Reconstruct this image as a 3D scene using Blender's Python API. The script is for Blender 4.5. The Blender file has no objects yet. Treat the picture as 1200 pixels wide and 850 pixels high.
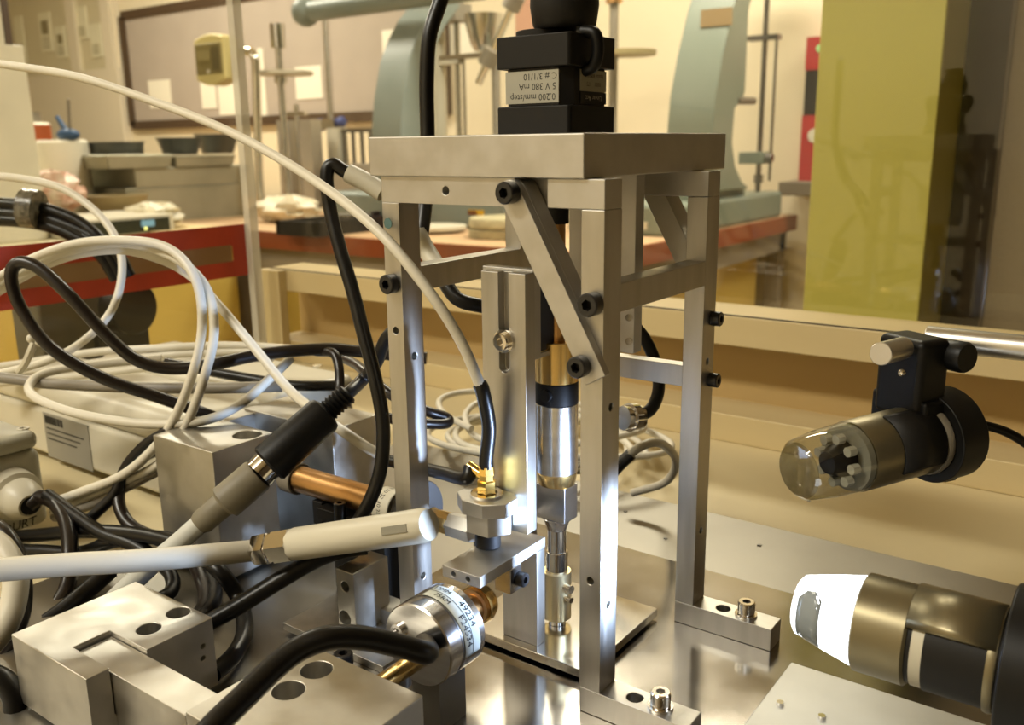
import bpy, bmesh, math, random
from mathutils import Vector, Matrix
random.seed(7)
SC = bpy.context.scene
COL = SC.collection
PI = math.pi
R = math.radians

# ------------------------------------------------------------------ camera
YAW, PITCH, ROLL = -.63134, .23664, -.01309
CAM = Vector((.18767, -.30529, .24813)); FPX = 1063.58
FW = Vector((math.sin(YAW)*math.cos(PITCH), math.cos(YAW)*math.cos(PITCH), -math.sin(PITCH)))
_r = Vector((math.cos(YAW), -math.sin(YAW), 0)); _u = _r.cross(FW)
RT = math.cos(ROLL)*_r + math.sin(ROLL)*_u
UP = -math.sin(ROLL)*_r + math.cos(ROLL)*_u
cd = bpy.data.cameras.new('camera'); cam = bpy.data.objects.new('camera', cd); COL.objects.link(cam)
cd.sensor_fit = 'HORIZONTAL'; cd.sensor_width = 36; cd.lens = 36*FPX/1200
cd.clip_start = .01; cd.clip_end = 100
cam.matrix_world = Matrix(((RT.x, UP.x, -FW.x, CAM.x), (RT.y, UP.y, -FW.y, CAM.y), (RT.z, UP.z, -FW.z, CAM.z), (0, 0, 0, 1)))
SC.camera = cam
cd.dof.use_dof = True; cd.dof.focus_distance = .43; cd.dof.aperture_fstop = 14.0

# ------------------------------------------------------------------ world, exposure
SC.view_settings.view_transform = 'Standard'; SC.view_settings.look = 'None'
SC.view_settings.gamma = 1; SC.view_settings.use_curve_mapping = False
SC.view_settings.exposure = 0.28
w = bpy.data.worlds.new('world'); SC.world = w; w.use_nodes = True
w.node_tree.nodes['Background'].inputs[0].default_value = (1.0, .86, .62, 1)
w.node_tree.nodes['Background'].inputs[1].default_value = .06
SC.cycles.use_denoising = True
SC.cycles.max_bounces = 8; SC.cycles.diffuse_bounces = 3; SC.cycles.glossy_bounces = 4
SC.cycles.transparent_max_bounces = 16; SC.cycles.transmission_bounces = 6
SC.cycles.sample_clamp_indirect = 4; SC.cycles.caustics_reflective = False; SC.cycles.caustics_refractive = False

CEIL = 1.95; FLOOR = -.86
WARM = (1.0, .955, .82)
LAMPS = [(-1.0, 2.1, 42), (-3.9, 1.9, 54), (-.9, -1.5, 50), (-3.2, -.6, 34), (.5, 2.55, 30)]  # last one is an added, unseen fill brightening the bench end and wall
def area(name, loc, size, power, color, rot=(0, 0, 0)):
    l = bpy.data.lights.new(name, 'AREA'); l.shape = 'RECTANGLE'; l.size, l.size_y = size
    l.energy = power; l.color = color
    o = bpy.data.objects.new(name, l); COL.objects.link(o); o.location = loc; o.rotation_euler = rot
    return o
for (x, y, p) in LAMPS:
    area('ceiling_lamp_light', (x, y, CEIL-.075), (1.2, .3), p, WARM)

# ------------------------------------------------------------------ pixel helpers (photo pixels -> places in the room)
def ray(px, py): return FW + RT*((px-600)/FPX) + UP*((425-py)/FPX)
def on(ax, val, px, py):
    d = ray(px, py); return CAM + d*((val-CAM[ax])/d[ax])
def at(px, py, wd): return CAM + ray(px, py)*wd
def Z(px, py, z): return on(2, z, px, py)

# ------------------------------------------------------------------ materials
def hexc(h):
    h = h.lstrip('#')
    c = [int(h[i:i+2], 16)/255 for i in (0, 2, 4)]
    return tuple((x/12.92 if x <= .04045 else ((x+.055)/1.055)**2.4) for x in c)
MATS = {}
def mat(name, col, rough=.5, metal=0, noise=0, scale=40, stretch=(1, 1, 1), bump=0, rvar=0, coat=0, spec=.5, emit=None, estr=0, trans=0, alpha=1, ior=1.45, col2=None, detail=4):
    if name in MATS: return MATS[name]
    m = bpy.data.materials.new(name); m.use_nodes = True; nt = m.node_tree; N = nt.nodes; L = nt.links
    b = N['Principled BSDF']
    if isinstance(col, str): col = hexc(col)
    b.inputs['Base Color'].default_value = (*col, 1); b.inputs['Roughness'].default_value = rough
    b.inputs['Metallic'].default_value = metal; b.inputs['Coat Weight'].default_value = coat
    b.inputs['Specular IOR Level'].default_value = spec
    b.inputs['Transmission Weight'].default_value = trans; b.inputs['Alpha'].default_value = alpha; b.inputs['IOR'].default_value = ior
    if emit:
        b.inputs['Emission Color'].default_value = (*(hexc(emit) if isinstance(emit, str) else emit), 1); b.inputs['Emission Strength'].default_value = estr
    if noise or bump or rvar:
        tc = N.new('ShaderNodeTexCoord'); mp = N.new('ShaderNodeMapping'); mp.inputs['Scale'].default_value = stretch
        L.new(tc.outputs['Object'], mp.inputs['Vector'])
        nz = N.new('ShaderNodeTexNoise'); nz.inputs['Scale'].default_value = scale; nz.inputs['Detail'].default_value = detail
        L.new(mp.outputs['Vector'], nz.inputs['Vector'])
        if noise:
            mx = N.new('ShaderNodeMix'); mx.data_type = 'RGBA'
            c2 = hexc(col2) if isinstance(col2, str) else col2
            a = tuple(max(0, c*(1-noise)) for c in col) if c2 is None else col
            bb = tuple(min(1, c*(1+noise)) for c in col) if c2 is None else c2
            mx.inputs[6].default_value = (*a, 1); mx.inputs[7].default_value = (*bb, 1)
            cr = N.new('ShaderNodeValToRGB'); cr.color_ramp.elements[0].position = .35; cr.color_ramp.elements[1].position = .65
            L.new(nz.outputs['Fac'], cr.inputs['Fac']); L.new(cr.outputs['Color'], mx.inputs[0])
            L.new(mx.outputs[2], b.inputs['Base Color'])
        if rvar:
            mr = N.new('ShaderNodeMapRange'); mr.inputs['From Min'].default_value = .3; mr.inputs['From Max'].default_value = .7
            mr.inputs['To Min'].default_value = max(.02, rough-rvar); mr.inputs['To Max'].default_value = min(1, rough+rvar)
            L.new(nz.outputs['Fac'], mr.inputs['Value']); L.new(mr.outputs['Result'], b.inputs['Roughness'])
        if bump:
            bp = N.new('ShaderNodeBump'); bp.inputs['Strength'].default_value = bump; bp.inputs['Distance'].default_value = .001
            L.new(nz.outputs['Fac'], bp.inputs['Height']); L.new(bp.outputs['Normal'], b.inputs['Normal'])
    MATS[name] = m; return m
def pane_mat(name, tint, base=.045, gain=.75, rough=.0):
    m = bpy.data.materials.new(name); m.use_nodes = True; nt = m.node_tree; N = nt.nodes; L = nt.links
    N.clear(); out = N.new('ShaderNodeOutputMaterial'); mix = N.new('ShaderNodeMixShader')
    t = N.new('ShaderNodeBsdfTransparent'); t.inputs[0].default_value = (*tint, 1)
    g = N.new('ShaderNodeBsdfGlossy'); g.inputs['Roughness'].default_value = rough
    lw = N.new('ShaderNodeLayerWeight'); lw.inputs[0].default_value = .5
    p = N.new('ShaderNodeMath'); p.operation = 'POWER'; p.inputs[1].default_value = 5
    ma = N.new('ShaderNodeMath'); ma.operation = 'MULTIPLY_ADD'; ma.inputs[1].default_value = gain; ma.inputs[2].default_value = base
    L.new(lw.outputs['Facing'], p.inputs[0]); L.new(p.outputs[0], ma.inputs[0]); L.new(ma.outputs[0], mix.inputs[0])
    L.new(t.outputs[0], mix.inputs[1]); L.new(g.outputs[0], mix.inputs[2]); L.new(mix.outputs[0], out.inputs[0])
    MATS[name] = m; return m
ALU = mat('milled_aluminium', (.47, .45, .41), .42, 1, noise=.10, scale=120, stretch=(1, 1, .15), rvar=.08)
ALU_B = mat('bead_blasted_aluminium', (.50, .48, .44), .50, 1, noise=.06, scale=90, rvar=.05)
PLATE = mat('worn_aluminium_sheet', (.31, .29, .25), .44, 1, noise=.08, scale=14, rvar=.05, detail=5)
MIRR = mat('polished_plate_metal', (.36, .34, .31), .15, 1, noise=.08, scale=20, rvar=.05, detail=4)
STEEL = mat('turned_steel', (.62, .61, .60), .22, 1, noise=.08, scale=300, stretch=(.1, .1, 1))
DSTEEL = mat('dark_steel', (.20, .19, .18), .35, 1)
CHROME = mat('polished_nickel', (.80, .77, .72), .12, 1)
BRASS = mat('brass', (.78, .55, .22), .25, 1, noise=.1, scale=60)
GOLD = mat('gold_plated_brass', (.95, .66, .20), .18, 1)
COPPER = mat('bronze_rod', (.62, .36, .15), .30, 1, noise=.12, scale=80, stretch=(.3, 1, 1))
BLACK = mat('black_plastic', '#0a0908', .45, 0, spec=.35)
BLACKM = mat('black_anodised_metal', (.010, .009, .008), .50, 0, spec=.3)
SCREW = mat('black_oxide_screw', (.012, .011, .011), .32, 0, spec=.6)
RUBBER = mat('black_cable_sheath', '#0c0a08', .36, 0, spec=.45)
BROWNC = mat('dark_brown_cable_sheath', '#1b1410', .32, 0, spec=.55)
WHITEC = mat('white_cable_sheath', '#d9d2c0', .42, 0)
GREYC = mat('grey_cable_sheath', '#8a8274', .45, 0)
OFFW = mat('cream_plastic', '#cfc8b4', .40, 0, noise=.04, scale=12)
GREYP = mat('grey_green_plastic', '#b4af9c', .42, 0, noise=.05, scale=15)
OLIVE = mat('grey_connector_plastic', '#7d7562', .5, 0, noise=.06, scale=60)
WOOD = mat('pale_varnished_wood', '#d8c496', .38, 0, noise=.10, scale=9, stretch=(.12, 1, 1), col2='#cfb887', detail=6, spec=.4)
WOODP = mat('tan_plywood', '#c2a570', .42, 0, noise=.10, scale=7, stretch=(.15, 1, 1), col2='#b89a64', detail=6)
BOARD = mat('cream_tabletop', '#dfcfa6', .35, 0, noise=.06, scale=8, stretch=(.3, 1, 1))
DARKGAP = mat('groove_and_gap_shade', '#1c130c', .8)  # rail groove, and the painted shade under the stage slab
ACRYL = pane_mat('clear_acrylic', (.97, .965, .93), .03, .75)
ACRYL_EDGE = mat('milky_acrylic_edge', '#efe9da', .25, alpha=.6, noise=.06, scale=60, stretch=(1, 1, .12))
LENS = pane_mat('clear_polycarbonate', (.80, .80, .76), .10, .8, .03)
PAPER = mat('white_paper', '#ece6d4', .7, noise=.03, scale=8)
LABELM = mat('label_stock', '#a9a595', .5)
LABELW = mat('white_label_stock', '#c6c8bc', .45)
INK = mat('printing_ink', '#171513', .6)
INKW = mat('pale_printing_ink', '#b5b1a5', .6)
WALL = mat('cream_painted_wall', '#e3d6b8', .8, noise=.02, scale=3)
DARKWALL = mat('brown_painted_wall', '#40331f', .7, noise=.05, scale=4)

# ------------------------------------------------------------------ mesh builder
class MB:
    def __init__(s): s.v = []; s.f = []
    def add(s, vs, fs):
        b = len(s.v); s.v += [Vector(v) for v in vs]; s.f += [tuple(b+i for i in f) for f in fs]; return s
    def box(s, x0, x1, y0, y1, z0, z1, rot=None):
        vs = [Vector((x, y, z)) for z in (z0, z1) for y in (y0, y1) for x in (x0, x1)]
        if rot is not None: vs = [rot @ v for v in vs]
        return s.add(vs, [(0, 2, 3, 1), (4, 5, 7, 6), (0, 1, 5, 4), (2, 6, 7, 3), (0, 4, 6, 2), (1, 3, 7, 5)])
    def lathe(s, p0, p1, prof, n=24, phase=0):
        # prof: list of (t along p0->p1 in metres or fraction, radius)
        p0 = Vector(p0); p1 = Vector(p1); d = (p1-p0); ln = d.length; d.normalize()
        a = d.orthogonal().normalized() if abs(d.z) < .95 else Vector((1, 0, 0)); a = (a - d*a.dot(d)).normalized(); b = d.cross(a)
        vs = []; fs = []
        for (t, r) in prof:
            c = p0 + d*(t*ln)
            for k in range(n):
                an = 2*PI*k/n+phase; vs.append(c + (a*math.cos(an)+b*math.sin(an))*max(r, 1e-6))
        m = len(prof)
        for i in range(m-1):
            for k in range(n):
                k2 = (k+1) % n; fs.append((i*n+k, i*n+k2, (i+1)*n+k2, (i+1)*n+k))
        fs.append(tuple(range(n-1, -1, -1))); fs.append(tuple((m-1)*n+k for k in range(n)))
        return s.add(vs, fs)
    def cyl(s, p0, p1, r, r1=None, n=24, ch=0, phase=0):
        r1 = r if r1 is None else r1
        if ch:
            L = (Vector(p1)-Vector(p0)).length; c = ch/L
            return s.lathe(p0, p1, [(0, r-ch), (c, r), (1-c, r1), (1, r1-ch)], n, phase)
        return s.lathe(p0, p1, [(0, r), (1, r1)], n, phase)
    def ring(s, p0, p1, ro, ri, n=32):
        p0 = Vector(p0); p1 = Vector(p1); d = (p1-p0).normalized()
        a = d.orthogonal().normalized(); b = d.cross(a); vs = []; fs = []
        for (c, r) in ((p0, ri), (p0, ro), (p1, ro), (p1, ri)):
            for k in range(n):
                an = 2*PI*k/n; vs.append(c+(a*math.cos(an)+b*math.sin(an))*r)
        for i in range(4):
            j = (i+1) % 4
            for k in range(n):
                k2 = (k+1) % n; fs.append((i*n+k, i*n+k2, j*n+k2, j*n+k))
        return s.add(vs, fs)
    def prism(s, poly, axis, a0, a1):
        # poly: 2d points in the two other axes (cyclic order x->(y,z), y->(x,z), z->(x,y))
        def mk(p, a):
            if axis == 0: return Vector((a, p[0], p[1]))
            if axis == 1: return Vector((p[0], a, p[1]))
            return Vector((p[0], p[1], a))
        n = len(poly); vs = [mk(p, a0) for p in poly]+[mk(p, a1) for p in poly]
        fs = [tuple(range(n-1, -1, -1)), tuple(range(n, 2*n))]+[(k, (k+1) % n, n+(k+1) % n, n+k) for k in range(n)]
        return s.add(vs, fs)
    def sphere(s, c, r, n=16, m=10, sc=(1, 1, 1)):
        c = Vector(c); vs = []; fs = []
        for i in range(m+1):
            th = PI*i/m
            for k in range(n):
                ph = 2*PI*k/n
                rr = max(math.sin(th), 1e-4)
                vs.append(c+Vector((rr*math.cos(ph)*r*sc[0], rr*math.sin(ph)*r*sc[1], math.cos(th)*r*sc[2])))
        for i in range(m):
            for k in range(n):
                k2 = (k+1) % n; fs.append((i*n+k, (i+1)*n+k, (i+1)*n+k2, i*n+k2))
        return s.add(vs, fs)
    def tube(s, pts, r, n=10, sub=8, spline=True):
        P = [Vector(p) for p in pts]
        if spline and len(P) > 2:
            Q = []
            E = [P[0]*2-P[1]]+P+[P[-1]*2-P[-2]]
            for i in range(1, len(E)-2):
                p0, p1, p2, p3 = E[i-1:i+3]
                for k in range(sub):
                    t = k/sub
                    Q.append(.5*((2*p1)+(p2-p0)*t+(2*p0-5*p1+4*p2-p3)*t*t+(3*p1-p0-3*p2+p3)*t**3))
            Q.append(P[-1]); P = Q
        rr = r if isinstance(r, (list, tuple)) else None
        d = (P[1]-P[0]).normalized(); a = d.orthogonal().normalized(); vs = []; fs = []
        for i, p in enumerate(P):
            d = (P[min(i+1, len(P)-1)]-P[max(i-1, 0)]).normalized()
            a = (a-d*a.dot(d)).normalized(); b = d.cross(a)
            q = (rr[0]+(rr[1]-rr[0])*i/(len(P)-1)) if rr else r
            for k in range(n):
                an = 2*PI*k/n; vs.append(p+(a*math.cos(an)+b*math.sin(an))*q)
        m = len(P)
        for i in range(m-1):
            for k in range(n):
                k2 = (k+1) % n; fs.append((i*n+k, i*n+k2, (i+1)*n+k2, (i+1)*n+k))
        fs.append(tuple(range(n-1, -1, -1))); fs.append(tuple((m-1)*n+k for k in range(n)))
        return s.add(vs, fs)
    def grid(s, rows):
        m = len(rows); n = len(rows[0]); vs = [v for r_ in rows for v in r_]
        return s.add(vs, [(i*n+j, i*n+j+1, (i+1)*n+j+1, (i+1)*n+j) for i in range(m-1) for j in range(n-1)])

def root_loc(o):
    l = Vector((0, 0, 0))
    while o is not None: l += o.location; o = o.parent
    return l
def build(name, mb, m, parent=None, loc=None, bevel=0, cuts=None, seg=2, ang=38, solid=0):
    """one mesh object; vertices of mb are in room coordinates"""
    base = root_loc(parent) if parent is not None else (Vector(loc) if loc is not None else None)
    if base is None:
        xs = [v.x for v in mb.v]; ys = [v.y for v in mb.v]; zs = [v.z for v in mb.v]
        base = Vector(((min(xs)+max(xs))/2, (min(ys)+max(ys))/2, min(zs)))
    me = bpy.data.meshes.new(name)
    me.from_pydata([v-base for v in mb.v], [], mb.f); me.update()
    bm = bmesh.new(); bm.from_mesh(me); bmesh.ops.recalc_face_normals(bm, faces=bm.faces); bm.to_mesh(me); bm.free()
    o = bpy.data.objects.new(name, me); COL.objects.link(o)
    if parent is not None: o.parent = parent
    else: o.location = base
    if cuts is not None:
        cm = bpy.data.meshes.new('cut'); cm.from_pydata([v-base for v in cuts.v], [], cuts.f)
        bm = bmesh.new(); bm.from_mesh(cm); bmesh.ops.recalc_face_normals(bm, faces=bm.faces); bm.to_mesh(cm); bm.free()
        co = bpy.data.objects.new('cut', cm); COL.objects.link(co)
        if parent is not None: co.parent = parent
        else: co.location = base
        bo = o.modifiers.new('b', 'BOOLEAN'); bo.operation = 'DIFFERENCE'; bo.object = co; bo.solver = 'EXACT'; bo.use_self = True
        bpy.context.view_layer.update()
        dg = bpy.context.evaluated_depsgraph_get()
        nm = bpy.data.meshes.new_from_object(o.evaluated_get(dg)); o.modifiers.clear(); o.data = nm; nm.name = name
        bpy.data.objects.remove(co); bpy.data.meshes.remove(cm); me = nm
    me.materials.clear(); me.materials.append(m)
    me.shade_smooth(); me.set_sharp_from_angle(angle=R(ang))
    if solid and len(me.polygons) == 1: me.shade_flat()
    if solid:
        sm = o.modifiers.new('thickness', 'SOLIDIFY'); sm.thickness = solid; sm.offset = 0
    if bevel:
        bv = o.modifiers.new('edge', 'BEVEL'); bv.width = bevel; bv.segments = seg; bv.limit_method = 'ANGLE'; bv.angle_limit = R(40); bv.harden_normals = True
    return o
def tag(o, label, cat, group=None):
    o['label'] = label; o['category'] = cat
    if group: o['group'] = group
    return o
def thing(name, label, cat, loc, group=None):
    o = bpy.data.objects.new(name, None); COL.objects.link(o); o.location = loc; o.empty_display_size = .02
    return tag(o, label, cat, group)
def struct(o): o['kind'] = 'structure'; return o
def single(name, mb, m, label, cat, group=None, **k): return tag(build(name, mb, m, **k), label, cat, group)
def BX(*a): return MB().box(*a)

def text_flat(s, size):
    c = bpy.data.curves.new('t', 'FONT'); c.body = s; c.size = size; c.align_x = 'CENTER'; c.align_y = 'CENTER'; c.resolution_u = 2
    o = bpy.data.objects.new('t', c); COL.objects.link(o)
    bpy.context.view_layer.update()
    dg = bpy.context.evaluated_depsgraph_get(); me = bpy.data.meshes.new_from_object(o.evaluated_get(dg))
    vs = [v.co.copy() for v in me.vertices]; fs = [tuple(p.vertices) for p in me.polygons]
    bpy.data.objects.remove(o); bpy.data.curves.remove(c); bpy.data.meshes.remove(me)
    return vs, fs
def text_on(name, s, size, fn, m, parent):
    vs, fs = text_flat(s, size); mb = MB(); mb.add([fn(v.x, v.y) for v in vs], fs)
    return build(name, mb, m, parent)

# socket head cap screw: head cylinder with hex recess. axis points outwards
def cap_screw(name, base, d, r, h, m, parent, hexr=None, recess=True):
    base = Vector(base); d = Vector(d).normalized(); hexr = hexr or r*.5
    mb = MB().cyl(base, base+d*h, r, n=20, ch=r*.12)
    cut = MB().cyl(base+d*h*.35, base+d*(h*1.3), hexr, n=6) if recess else None
    return build(name, mb, m, parent, cuts=cut)

# ================================================================== THE ROOM
fl = struct(build('floor', BX(-7.5, 2.2, -2.6, 4.0, FLOOR-.05, FLOOR), mat('vinyl_floor', '#a8905e', .5, noise=.06, scale=5)))
struct(build('ceiling', BX(-7.5, 2.2, -2.6, 4.0, CEIL, CEIL+.05), mat('white_ceiling', '#e8e0cc', .85)))
WY = 3.12
struct(build('wall_back', BX(-7.5, 2.2, WY, WY+.08, FLOOR, CEIL), WALL))
struct(build('wall_left', BX(-7.58, -7.5, -2.6, 4.0, FLOOR, CEIL), WALL))
struct(build('wall_right', BX(2.2, 2.28, -2.6, 4.0, FLOOR, CEIL), DARKWALL))
struct(build('wall_front', BX(-7.5, 2.2, -2.68, -2.6, FLOOR, CEIL), WALL))
LAMPM = mat('lamp_diffuser', '#fff4dc', .6, emit=(1, .85, .6), estr=2.0)
for i, (x, y, p) in enumerate(LAMPS):
    t = thing('ceiling_light', ['fluorescent ceiling light above the far bench', 'fluorescent ceiling light above the tray stack', 'fluorescent ceiling light over the aisle nearest the test frame', 'fluorescent ceiling light over the aisle on the noticeboard side', 'added fill light on the ceiling behind the green locker'][i], 'ceiling light', (x, y, CEIL-.06))
    build('housing', BX(x-.65, x+.65, y-.19, y+.19, CEIL-.05, CEIL), OFFW, t)
    build('diffuser', BX(x-.61, x+.61, y-.16, y+.16, CEIL-.062, CEIL-.05), LAMPM, t)

# ================================================================== WORK TABLE, ENCLOSURE
TZ = -.008
t = thing('work_table', 'cream topped work table under the metal test frame', 'table', (0, 0, FLOOR))
build('table_top', BX(-.80, .75, -.48, .60, TZ-.03, TZ), BOARD, t, bevel=.002)
for (x, y) in ((-.74, -.42), (.69, -.42), (-.74, .54), (.69, .54)):
    build('leg', BX(x-.03, x+.03, y-.03, y+.03, FLOOR, TZ-.03), OFFW, t)
y1 = on(2, TZ, 860, 520).y
z1 = on(1, y1, 860, 487).z; y2 = on(2, z1, 860, 468).y
zr0 = on(1, y1, 860, 406).z; zr1 = on(1, y1, 860, 371).z
XL, XR_ = -.69, .62; YB = .462
t = thing('enclosure_base', 'varnished wooden back frame of the enclosure with a recessed panel', 'frame', (0, y1, TZ))
build('bottom_rail', BX(XL-.02, XR_, y1, y2+.012, TZ, z1), WOOD, t, bevel=.0012)
build('back_panel', BX(XL-.02, XR_, y2, y2+.012, z1, zr0+.01), WOODP, t)
build('top_rail', BX(XL-.02, XR_, y1, y2+.012, zr0, zr1), WOOD, t, bevel=.0012)
build('ledge', BX(XL-.02, XR_, y2+.012, YB-.002, zr1-.018, zr1-.001), WOOD, t)
build('groove', BX(XL-.015, XR_, y1+.0012, y1+.0035, zr1-.001, zr1+.0008), DARKGAP, t)
build('end_post', BX(XL-.02, XL+.016, y1-.012, y1, TZ, zr1), WOOD, t, bevel=.001)
t = thing('acrylic_sheet', 'clear acrylic pane standing on the wooden rail behind the frame', 'acrylic pane', (0, YB, zr1-.02))
build('pane', BX(XL, XR_, YB, YB+.004, zr1-.02, .75), ACRYL, t)
t = thing('acrylic_sheet', 'clear acrylic pane with red tape along its lower part', 'acrylic pane', (XL, .1, TZ))
build('pane', BX(XL-.004, XL, -.40, YB, TZ, .75), ACRYL, t)
zt0 = on(0, XL, 290, 322).z; zt1 = on(0, XL, 290, 262).z
REDT = mat('red_tape', '#b53f28', .45, noise=.12, scale=20)
TAPE2 = mat('brown_parcel_tape', '#8d6a48', .35, noise=.15, scale=14, stretch=(1, .2, 1), col2='#a48a66')
h = zt1-zt0
build('red_tape_strip', BX(XL, XL+.0006, -.38, .376, zt0+h*.60, zt1), REDT, t)
build('brown_tape_strip', BX(XL, XL+.0009, -.38, .350, zt0+h*.30, zt0+h*.62), TAPE2, t)
build('red_tape_strip', BX(XL, XL+.0006, -.38, .376, zt0, zt0+h*.32), REDT, t)
build('red_tape_strip', BX(XL, XL+.0008, .352, .376, zt0, zt1), REDT, t)
a = on(0, XL+.006, 304, 388)
single('corner_post', MB().box(XL+.001, XL+.012, a.y-.006, a.y+.006, TZ, .75), ACRYL_EDGE, 'milky clear acrylic corner post left of the test frame', 'post', bevel=.001)

# aluminium base plate
bmm = BX(-.335, .30, -.26, .25, TZ, -.0025)
single('base_plate', bmm, PLATE, 'large dull aluminium sheet spread over the table top', 'metal plate', bevel=.0008)
single('polished_plate', BX(-.145, .30, -.25, Z(800, 660, 0).y, -.0025, 0), MIRR, 'polished aluminium plate that the test frame is bolted to', 'metal plate', bevel=.0006)
for k, (px, py) in enumerate(((733, 600), (780, 632), (890, 640), (948, 588))):
    q = Z(px, py, -.0025); single('metal_chip', MB().box(q.x-.0012, q.x+.001, q.y-.0008, q.y+.0009, -.0025, -.0017), DSTEEL, ['tiny dark chip beside the near right post', 'tiny dark chip left of the far right post', 'tiny dark chip on the dull sheet below the unlit microscope', 'tiny dark chip on the table below the clear microscope tip'][k], 'chip')
sx = Z(945, 752, .006).x
t = thing('stand_base', 'matt grey plate with small screws under the lit microscope', 'metal plate', (sx+.15, -.02, 0))
build('plate', BX(sx, sx+.22, -.20, .085, 0, .006), mat('matt_grey_plate', (.55, .54, .50), .5, .55, noise=.05, scale=30), t, bevel=.0008)
for (px, py) in ((914, 826), (963, 842)):
    p = Z(px, py, .006); build('grub_screw', MB().cyl(p, p+Vector((0, 0, .0015)), .0016, n=10), CHROME, t)

# ================================================================== TEST FRAME
XLf, XRf, YF, YBk = -.1102, .0083, .002, .111
PW, PD, HB = .0105, .0137, .2345
RH = .0118; FT = .012
fr = thing('test_frame', 'bare aluminium four post test frame with a thick top plate', 'test frame', (-.05, .055, 0))
build('top_plate', BX(-.115, 0, 0, .135, HB, .2519), ALU_B, fr, bevel=.0007)
postx = {'l': (XLf, XLf+PW), 'r': (XRf-PW, XRf)}; posty = {'f': (YF, YF+PD), 'b': (YBk-PD, YBk)}
def holes(x, y, zs, ax, r=.0017):
    m = MB()
    for z in zs:
        if ax == 'y': m.cyl((x, y-.002, z), (x, y+.006, z), r, n=14)
        else: m.cyl((x+.002, y, z), (x-.006, y, z), r, n=14)
    return m
zh = [on(1, YF, 686, y).z for y in (680,)]
zx = [on(0, XRf, 714, y).z for y in (510, 745)]
for kx in 'lr':
    for ky in 'fb':
        x0, x1 = postx[kx]; ya, yb = posty[ky]
        c = MB()
        if ky == 'f':
            for z in ((on(1, YF, 690, 681).z,) if kx == 'r' else (on(1, YF, 459, 387).z,)):
                c.cyl(((x0+x1)/2, ya-.002, z), ((x0+x1)/2, ya+.006, z), .0017, n=14)
        for z in ([.142, .052] if kx == 'r' else [.150, .035]):
            c.cyl((x1+.002, (ya+yb)/2, z), (x1-.006, (ya+yb)/2, z), .0017, n=14)
        build('post', BX(x0, x1, ya, yb, FT if kx == 'r' else 0, HB-RH), ALU, fr, bevel=.0005, cuts=c)
# rails
c = MB().cyl((on(1, YF, 522, 222).x, YF-.002, HB-RH/2), (on(1, YF, 522, 222).x, YF+.006, HB-RH/2), .0018, n=14)
nx_a, nx_b = on(1, YF, 604, 226).x, on(1, YF, 641, 226).x
build('front_rail', BX(XLf, nx_a, YF, YF+PD, HB-RH, HB), ALU_B, fr, bevel=.0005, cuts=c)
build('front_rail', BX(nx_b, XRf, YF, YF+PD, HB-RH, HB), ALU_B, fr, bevel=.0005)
build('rail_bridge', BX(nx_a, nx_b, YF+.0105, YF+PD, HB-RH, HB), ALU_B, fr)
build('back_rail', BX(XLf, XRf, YBk-PD, YBk, HB-RH, HB), ALU_B, fr, bevel=.0005)
build('cross_rail', BX(XLf+PW, XRf-PW, YBk-PD*.8, YBk-PD*.25, .1285, .1395), ALU, fr, bevel=.0004)
for kx in 'lr':
    x0, x1 = postx[kx]
    build('side_rail', BX(x0, x1, YF+PD, YBk-PD, .1805, .1925), ALU, fr, bevel=.0005)
# diagonal struts
def strut(y0, y1_, mt, dx=0, part=1):
    a = on(1, -.002, 597, 226); b = on(1, -.002, 692, 433)
    a = Vector((a.x+dx, 0, a.z)); b = Vector((b.x+dx, 0, b.z)); b = a+(b-a)*part; d = (b-a).normalized(); n = Vector((d.z, 0, -d.x))
    wv = .0053; poly = []
    for k in range(9):
        an = PI*k/8; q = a+n*(wv*math.cos(an))-d*(wv*math.sin(an)); poly.append((q.x, q.z))
    ex = .005 if part == 1 else 0
    q = b-n*wv+d*ex; poly.append((q.x, q.z)); q = b+n*wv+d*ex; poly.append((q.x, q.z))
    return build('diagonal_strut', MB().prism(poly, 1, y0, y1_), mt, fr, bevel=.0004)
strut(-.0024, .002, ALU_B); strut(.002, .0115, ALU_B, 0, .70); strut(YBk-.0115, YBk+.0024, ALU_B, .010, .60)
def fbolt(px, py, y, r=.0046, h=.006): 
    p = on(1, y-h*.5, px, py); cap_screw('bolt', (p.x, y, p.z), (0, -1, 0), r, h, SCREW, fr)
fbolt(595, 226, -.0024); fbolt(678, 430, -.0024, .0045, .005); fbolt(692, 357, YF, .0048, .006); fbolt(456, 333, YF, .0046, .005)
for (px, py, xx) in ((840, 442, XRf), (848, 369, XRf)):
    p = on(0, xx, px-3, py); cap_screw('bolt', (xx, p.y if p.y < YBk else YBk-.004, p.z), (1, 0, 0), .0036, .005, SCREW, fr)
build('paint_smudge', MB().cyl((XLf+.0035, YF+.0003, on(1, YF, 457, 262).z), (XLf+.0035, YF-.0002, on(1, YF, 457, 262).z), .0026, n=7), mat('teal_paint', '#5f7a74', .6), fr)
# feet
for (ky, px2) in (('f', 0), ('b', 1)):
    ya, yb = posty[ky]
    xs = (.0345, .0222)
    c = MB().cyl((xs[1], (ya+yb)/2, FT-.008), (xs[1], (ya+yb)/2, FT+.004), .0036, n=20)
    build('foot', BX(XRf-PW, .0505, ya, yb, 0, FT), ALU, fr, bevel=.0005, cuts=c)
    p = Vector((xs[0], (ya+yb)/2, FT))
    build('washer', MB().ring(p, p+Vector((0, 0, .0012)), .0056, .003, 20), CHROME, fr)
    cap_screw('foot_bolt', p+Vector((0, 0, .0012)), (0, 0, 1), .0044, .0065, CHROME, fr)
    build('foot', BX(XLf-.028, XLf+PW*.0, ya, yb, 0, FT), ALU, fr, bevel=.0005)
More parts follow.
